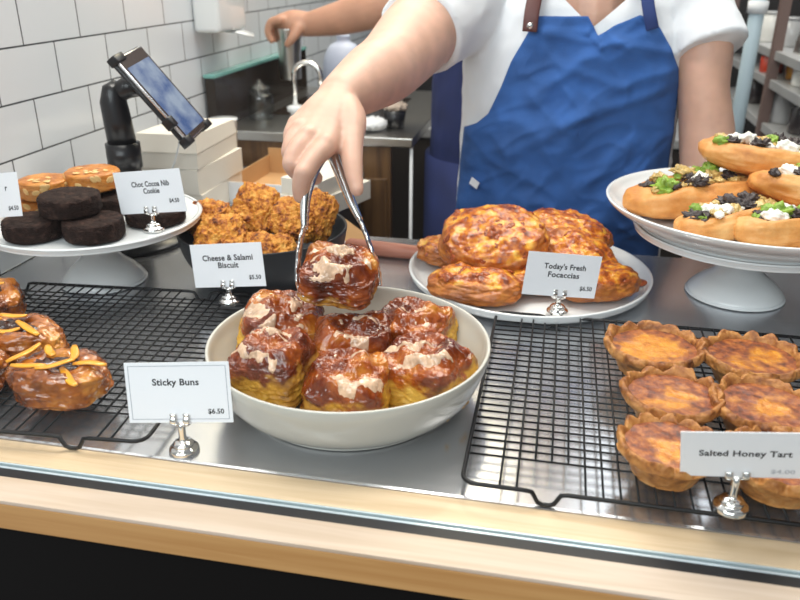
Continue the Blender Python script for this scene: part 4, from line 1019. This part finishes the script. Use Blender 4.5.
scr = mat('tablet_screen', (0.02, 0.02, 0.03), 0.08, emit=((0.35, 0.5, 0.8), 0.6))
nt = scr.node_tree; L = nt.links.new; pb = nt.nodes['Principled BSDF']; tc = nt.nodes.new('ShaderNodeTexCoord')
n1 = nt.nodes.new('ShaderNodeTexNoise'); n1.inputs['Scale'].default_value = 22; n1.inputs['Detail'].default_value = 5; L(tc.outputs['Object'], n1.inputs['Vector'])
r1 = nt.nodes.new('ShaderNodeValToRGB'); e = r1.color_ramp.elements; e[0].position = 0.36; e[0].color = (0.10, 0.19, 0.46, 1); e[1].position = 0.62; e[1].color = (0.55, 0.66, 0.84, 1)
L(n1.outputs['Fac'], r1.inputs['Fac']); L(r1.outputs['Color'], pb.inputs['Emission Color'])
obj('screen', bm_box(-0.036, 0.036, -0.078, 0.066, 0.0041, 0.0044), scr, t, smooth=False)
b = bm_box(-0.047, -0.034, -0.055, -0.035, -0.009, 0.007, 0.002); bm_box(0.030, 0.047, -0.094, -0.080, -0.009, 0.007, 0.002, bm=b); bm_box(-0.047, -0.020, 0.080, 0.095, -0.009, 0.007, 0.002, bm=b); bm_box(-0.047, -0.030, -0.095, -0.078, -0.009, 0.007, 0.002, bm=b)
obj('holder_clip', b, M['black_plastic'], t)
t = thing('charging_cable', 'thin white cable hanging down from the tablet', 'cable', (-0.575, 1.12, 0.10))
obj('wire', tube(catmull([Vector(p) for p in ((-0.008, 0.0, 0.080), (-0.028, 0.045, 0.055), (-0.050, 0.060, 0.010), (-0.075, 0.060, -0.040), (-0.090, 0.050, -0.0975))], 8), 0.0016, 8), M['white_glaze'], t)

# ------------------------------------------------------------------ wall dispenser and sink corner
t = thing('towel_dispenser', 'white paper towel dispenser on the tiled wall', 'dispenser', (-0.770, 1.73, 0.28))
obj('housing', bm_box(0.0, 0.060, -0.130, 0.020, 0.0, 0.36, 0.010, 3), M['white_glaze'], t)
b = bmesh.new(); tube([(0.02, -0.03, 0.002), (0.05, -0.01, -0.004), (0.080, 0.005, -0.014)], [1, 1, 1], 12, b, ell=(Vector((0, 1, 0)), [0.035, 0.030, 0.022], [0.004, 0.004, 0.004]))
obj('lever', b, M['white_glaze'], t)

M['darkwood'] = wood_mat('dark_wood', (0.17, 0.085, 0.030), (0.09, 0.042, 0.016), (50, 50, 4), 0.5)
M['sinksteel'] = steel_mat('sink_steel', (0.55, 0.53, 0.50), 0.3)
M['splash_dark'] = mat('splash_dark', (0.025, 0.017, 0.012), 0.2, var=0.4, vscale=6)
t = thing('sink_unit', 'steel-topped sink unit with brown wooden front in the back corner', 'sink', (-0.55, 1.95, -0.92))
obj('worktop', bm_box(-0.215, 0.250, -0.33, 0.35, 0.972, 0.992, 0.002), M['sinksteel'], t, smooth=False)
fr = obj('cabinet_front', bm_box(-0.212, 0.20, -0.32, -0.30, 0.0, 0.971), M['darkwood'], t, smooth=False)
for k in range(3):
    obj('panel', bm_box(-0.200 + 0.137 * k, -0.200 + 0.137 * k + 0.118, -0.327, -0.3202, 0.05, 0.90, 0.003), M['darkwood'], fr, smooth=False)
obj('basin', bm_box(-0.15, 0.15, -0.12, 0.20, 0.9921, 0.9935), M['splash_dark'], t, smooth=False)
obj('leg', tube([(0.246, -0.318, 0), (0.246, -0.318, 0.972)], 0.0035, 12), M['boxcool'], t)
t = thing('splash_panel', 'dark splash panel with a pale green glass edge along the tiles', 'panel', (-0.765, 1.62, 0.0721))
obj('panel_body', bm_box(0.0, 0.022, 0.0, 0.65, 0.0, 0.112), M['splash_dark'], t, smooth=False)
obj('glass_edge', bm_box(-0.002, 0.026, -0.004, 0.65, 0.1121, 0.120, 0.002), M['green_glass'], t, smooth=False)
t = thing('tap', 'chrome gooseneck tap rising from the sink unit', 'tap', (-0.607, 1.760, 0.0722))
obj('base', lathe([(0, 0), (0.013, 0), (0.013, 0.02), (0.02, 0.024), (0.021, 0.034), (0.012, 0.038), (0, 0.038)], 32), M['white_glaze'], t)
arc = [(0, 0, 0.036), (0, 0, 0.105)] + [(0.032 - 0.032 * math.cos(a), 0, 0.105 + 0.030 * math.sin(a)) for a in [PI * k / 10 for k in range(1, 11)]] + [(0.064, 0, 0.085)]
obj('spout', tube(arc, 0.0062, 14), M['chrome'], t)
t = thing('glass_jar', 'lidded glass jar on the sink unit before the dark panel', 'jar', (-0.694, 1.760, 0.0722))
obj('jar_body', lathe(smooth_prof([(0, 0.001), (0.022, 0.001), (0.029, 0.006), (0.031, 0.03), (0.029, 0.055), (0.022, 0.063), (0.022, 0.07)], 4), 40), M['jar_glass'], t)
obj('lid', lathe(smooth_prof([(0, 0.0705), (0.024, 0.0705), (0.024, 0.075), (0.012, 0.080), (0.006, 0.09), (0, 0.093)], 4), 40), M['jar_glass'], t)
M['jug_plastic'] = mat('jug_plastic', (0.55, 0.60, 0.74), 0.4)
t = thing('plastic_jug', 'pale lavender plastic jug at the back of the sink unit', 'jug', (-0.575, 2.08, 0.0722))
obj('jug_body', lathe(smooth_prof([(0, 0), (0.055, 0), (0.058, 0.01), (0.055, 0.10), (0.040, 0.14), (0.018, 0.155), (0.018, 0.17), (0, 0.17)], 4), 40), M['jug_plastic'], t)
t = thing('milk_pitcher', 'steel milk pitcher held over the sink by the far person', 'pitcher', (-0.6650, 1.905, 0.150))
obj('pitcher_body', lathe(smooth_prof([(0, 0), (0.022, 0), (0.026, 0.004), (0.027, 0.05), (0.032, 0.095), (0.036, 0.118), (0.034, 0.118), (0.030, 0.095), (0, 0.09)], 4), 40), M['sinksteel'], t)
t = thing('hand_towel', 'crumpled white and blue towel on the sink unit end', 'towel', (-0.405, 1.690, 0.0722))
blob('towel_body', lambda d: Vector((d.x * 0.034, d.y * 0.035, max(0.0005, 0.012 + d.z * 0.014))) + Vector((0, 0, abs(0.010 * fbm(d * 3, 4)))), M['boxcool'], t, 4)
t = thing('tub', 'dark tub draped with a beige cloth at the sink unit end', 'tub', (-0.362, 1.735, 0.0722))
obj('tub_body', lathe([(0, 0), (0.020, 0), (0.026, 0.040), (0.022, 0.040), (0, 0.036)], 32), M['black_plastic'], t)
M['beige'] = mat('beige_cloth', (0.50, 0.40, 0.32), 0.9)
blob('draped_cloth', lambda d: Vector((d.x * 0.027, d.y * 0.026, 0.047 + d.z * 0.012)) + d * 0.006 * fbm(d * 2.5, 3), M['beige'], t, 4)

# the second person, further back
P2 = thing('person', 'person in a navy apron holding a steel pitcher over the sink', 'person', (-0.12, 1.76, -0.92))
bm = bmesh.new()
capsule_chain(bm, [(-0.13, 1.76, -0.10), (-0.13, 1.76, 0.15), (-0.12, 1.77, 0.36)], [0.10, 0.10, 0.105], 6, 24)
capsule_chain(bm, [(-0.12, 1.68, 0.375), (-0.12, 1.85, 0.375)], [0.048, 0.048])
capsule_chain(bm, [(-0.12, 1.77, 0.42), (-0.13, 1.77, 0.56)], [0.055, 0.05])
head_bm(bm, (-0.15, 1.77, 0.66), -PI / 2)
capsule_chain(bm, [(-0.14, 1.87, 0.39), (-0.28, 1.87, 0.365), (-0.41, 1.86, 0.330), (-0.52, 1.885, 0.298), (-0.610, 1.90, 0.280)], [0.056, 0.052, 0.047, 0.040, 0.029], 6, 18)
capsule_chain(bm, [(-0.610, 1.90, 0.280), (-0.650, 1.90, 0.283), (-0.676, 1.90, 0.282)], [0.029, 0.031, 0.024])
for k in range(4):
    y = 1.872 + 0.018 * k
    capsule_chain(bm, [(-0.672, y, 0.292), (-0.696, y, 0.285), (-0.706, y, 0.262), (-0.698, y, 0.243)], [0.0115, 0.0108, 0.010, 0.0085])
capsule_chain(bm, [(-0.630, 1.875, 0.272), (-0.640, 1.862, 0.252), (-0.655, 1.862, 0.236)], [0.016, 0.012, 0.009])
capsule_chain(bm, [(-0.12, 1.675, 0.375), (-0.05, 1.63, 0.22), (0.00, 1.66, 0.08)], [0.046, 0.045, 0.034])
capsule_chain(bm, [(0.00, 1.66, 0.08), (-0.01, 1.68, 0.02)], [0.03, 0.026])
for sx in (-1, 1):
    capsule_chain(bm, [(-0.13, 1.76 + sx * 0.075, -0.10), (-0.13, 1.76 + sx * 0.08, -0.47), (-0.12, 1.76 + sx * 0.08, -0.86)], [0.085, 0.058, 0.04])
    capsule_chain(bm, [(-0.11, 1.76 + sx * 0.08, -0.885), (-0.22, 1.76 + sx * 0.09, -0.893)], [0.030, 0.025])
worldkid(remeshed('body', bm, M['skin_tan'], None, 0.0045, 4), P2)
head_extras(P2, (-0.15, 1.77, 0.66), -PI / 2, M['hair'])
bm = bmesh.new()
capsule_chain(bm, [(-0.135, 1.76, -0.12), (-0.135, 1.76, 0.15), (-0.125, 1.77, 0.36)], [0.150, 0.145, 0.140], 6, 28)
capsule_chain(bm, [(-0.12, 1.66, 0.385), (-0.12, 1.87, 0.385)], [0.070, 0.070])
tube([(-0.12, 1.87, 0.388), (-0.24, 1.87, 0.375), (-0.345, 1.866, 0.352)], [0.070, 0.066, 0.062], 24, bm)
capsule_chain(bm, [(-0.12, 1.665, 0.388), (-0.085, 1.645, 0.30), (-0.058, 1.632, 0.235)], [0.074, 0.068, 0.063], 6, 24)
worldkid(remeshed('navy_top', bm, M['navy'], None, 0.006, 4, post=lambda c, n: c + n * 0.004 * mn.noise(c * 18)), P2)
bm = bmesh.new()
tube([(-0.135, 1.76, -0.62), (-0.135, 1.76, -0.3), (-0.135, 1.76, 0.02)], [0.160, 0.160, 0.158], 40, bm)
worldkid(obj('navy_apron', bm, M['navy'], None), P2)

# ------------------------------------------------------------------ kitchen shelving at the right
M['shelfmetal'] = mat('shelf_metal', (0.50, 0.50, 0.50), 0.4, metal=0.35)
M['brownpost'] = mat('brown_post', (0.17, 0.11, 0.095), 0.5)
t = thing('kitchen_shelf', 'open steel kitchen shelving receding at the right', 'shelf', (0.72, 2.25, -0.92))
for z in (0.30, 0.62, 0.935, 1.045, 1.115):
    obj('shelf_board', bm_box(-0.19, 0.20, -0.60, 0.60, z, z + 0.022, 0.002), M['shelfmetal'], t, smooth=False)
for x in (-0.185, 0.185):
    for y in (-0.58, -0.05, 0.58):
        obj('post', bm_box(x - 0.012, x + 0.012, y - 0.012, y + 0.012, 0.0, 1.95), M['brownpost'], t, smooth=False)
AM = [('amber_jar', 'amber jar', (0.55, 0.24, 0.03)), ('white_jar', 'white jar', (0.75, 0.74, 0.70)), ('red_tin', 'red tin', (0.50, 0.05, 0.02)), ('dark_jar', 'dark jar', (0.04, 0.03, 0.03)), ('steel_canister', 'steel canister', (0.5, 0.5, 0.5))]
rnd = random.Random(5)
def shelf_jar(kind, label, x, y, z, r, h):
    nm, _, c = AM[kind]
    if nm not in M: M[nm] = mat(nm, c, 0.25, coat=0.4)
    t = thing(nm, label, 'jar' if kind != 2 else 'tin', (x, y, z), group='jars on the kitchen shelving')
    obj('jar_body', lathe([(0, 0), (r * .94, 0), (r, 0.004), (r, h * .8), (r * .8, h * .88), (r * .8, h * .92), (0, h * .92)], 28), M[nm], t)
    obj('lid', lathe([(0, h * .921), (r * .86, h * .921), (r * .86, h), (0, h)], 28), M['shelfmetal'], t)
zc = [0.0375, 0.1475, 0.2175]
JS = [(2, 'red tin at the near end of the upper right shelf', .565, 2.34, 1), (0, 'amber jar first on the upper right shelf', .60, 2.20, 1), (1, 'white jar beside the first amber jar on the shelf', .585, 2.08, 1), (0, 'amber jar nearest the photo edge on the upper shelf', .60, 1.93, 1),
      (1, 'white jar on the topmost shelf, nearest the pole', .575, 2.46, 2), (4, 'steel canister on the topmost shelf before the dome', .59, 2.32, 2), (1, 'white jar on the topmost shelf by the photo edge', .585, 1.98, 2),
      (3, 'dark jar on the lower right shelf, furthest back', .575, 2.52, 0), (3, 'dark jar on the lower right shelf, in the middle', .585, 2.36, 0), (4, 'steel canister low on the right shelving', .58, 2.20, 0), (3, 'dark jar low on the shelving by the photo edge', .59, 2.05, 0)]
for kd, lb_, x, y, lv in JS:
    hh = {0: 0.085, 1: 0.052, 2: 0.085}[lv]
    shelf_jar(kd, lb_, x, y, zc[lv], 0.026 + rnd.random() * 0.008, hh * (0.85 + 0.15 * rnd.random()))
t = thing('mixing_bowl', 'upturned steel mixing bowl on the topmost right shelf', 'bowl', (0.66, 2.14, 0.2175))
obj('bowl_body', lathe(smooth_prof([(0.095, 0), (0.098, 0.003), (0.090, 0.05), (0.06, 0.085), (0.02, 0.097), (0, 0.098)], 5), 48), M['sinksteel'], t)
M['poleblue'] = mat('pale_pole', (0.50, 0.62, 0.68), 0.35)
t = thing('support_pole', 'pale blue upright pole between the person and the shelving', 'pole', (0.4290, 2.0, -0.92))
obj('pole_shaft', tube([(0, 0, 0), (0, 0, 2.2)], 0.0165, 24), M['poleblue'], t)
obj('pipe_bracket', tube([(0, 0, 1.235), (0, 0, 1.262)], 0.022, 24), M['boxcool'], t)
t = thing('back_bench', 'low dark bench with steel top behind the person', 'bench', (-0.08, 2.80, -0.92))
obj('bench_top', bm_box(-0.55, 0.55, -0.25, 0.25, 0.80, 0.83, 0.003), M['shelfmetal'], t, smooth=False)
obj('bench_body', bm_box(-0.54, 0.54, -0.24, 0.24, 0.0, 0.7995), M['cabinet_dark'], t, smooth=False)
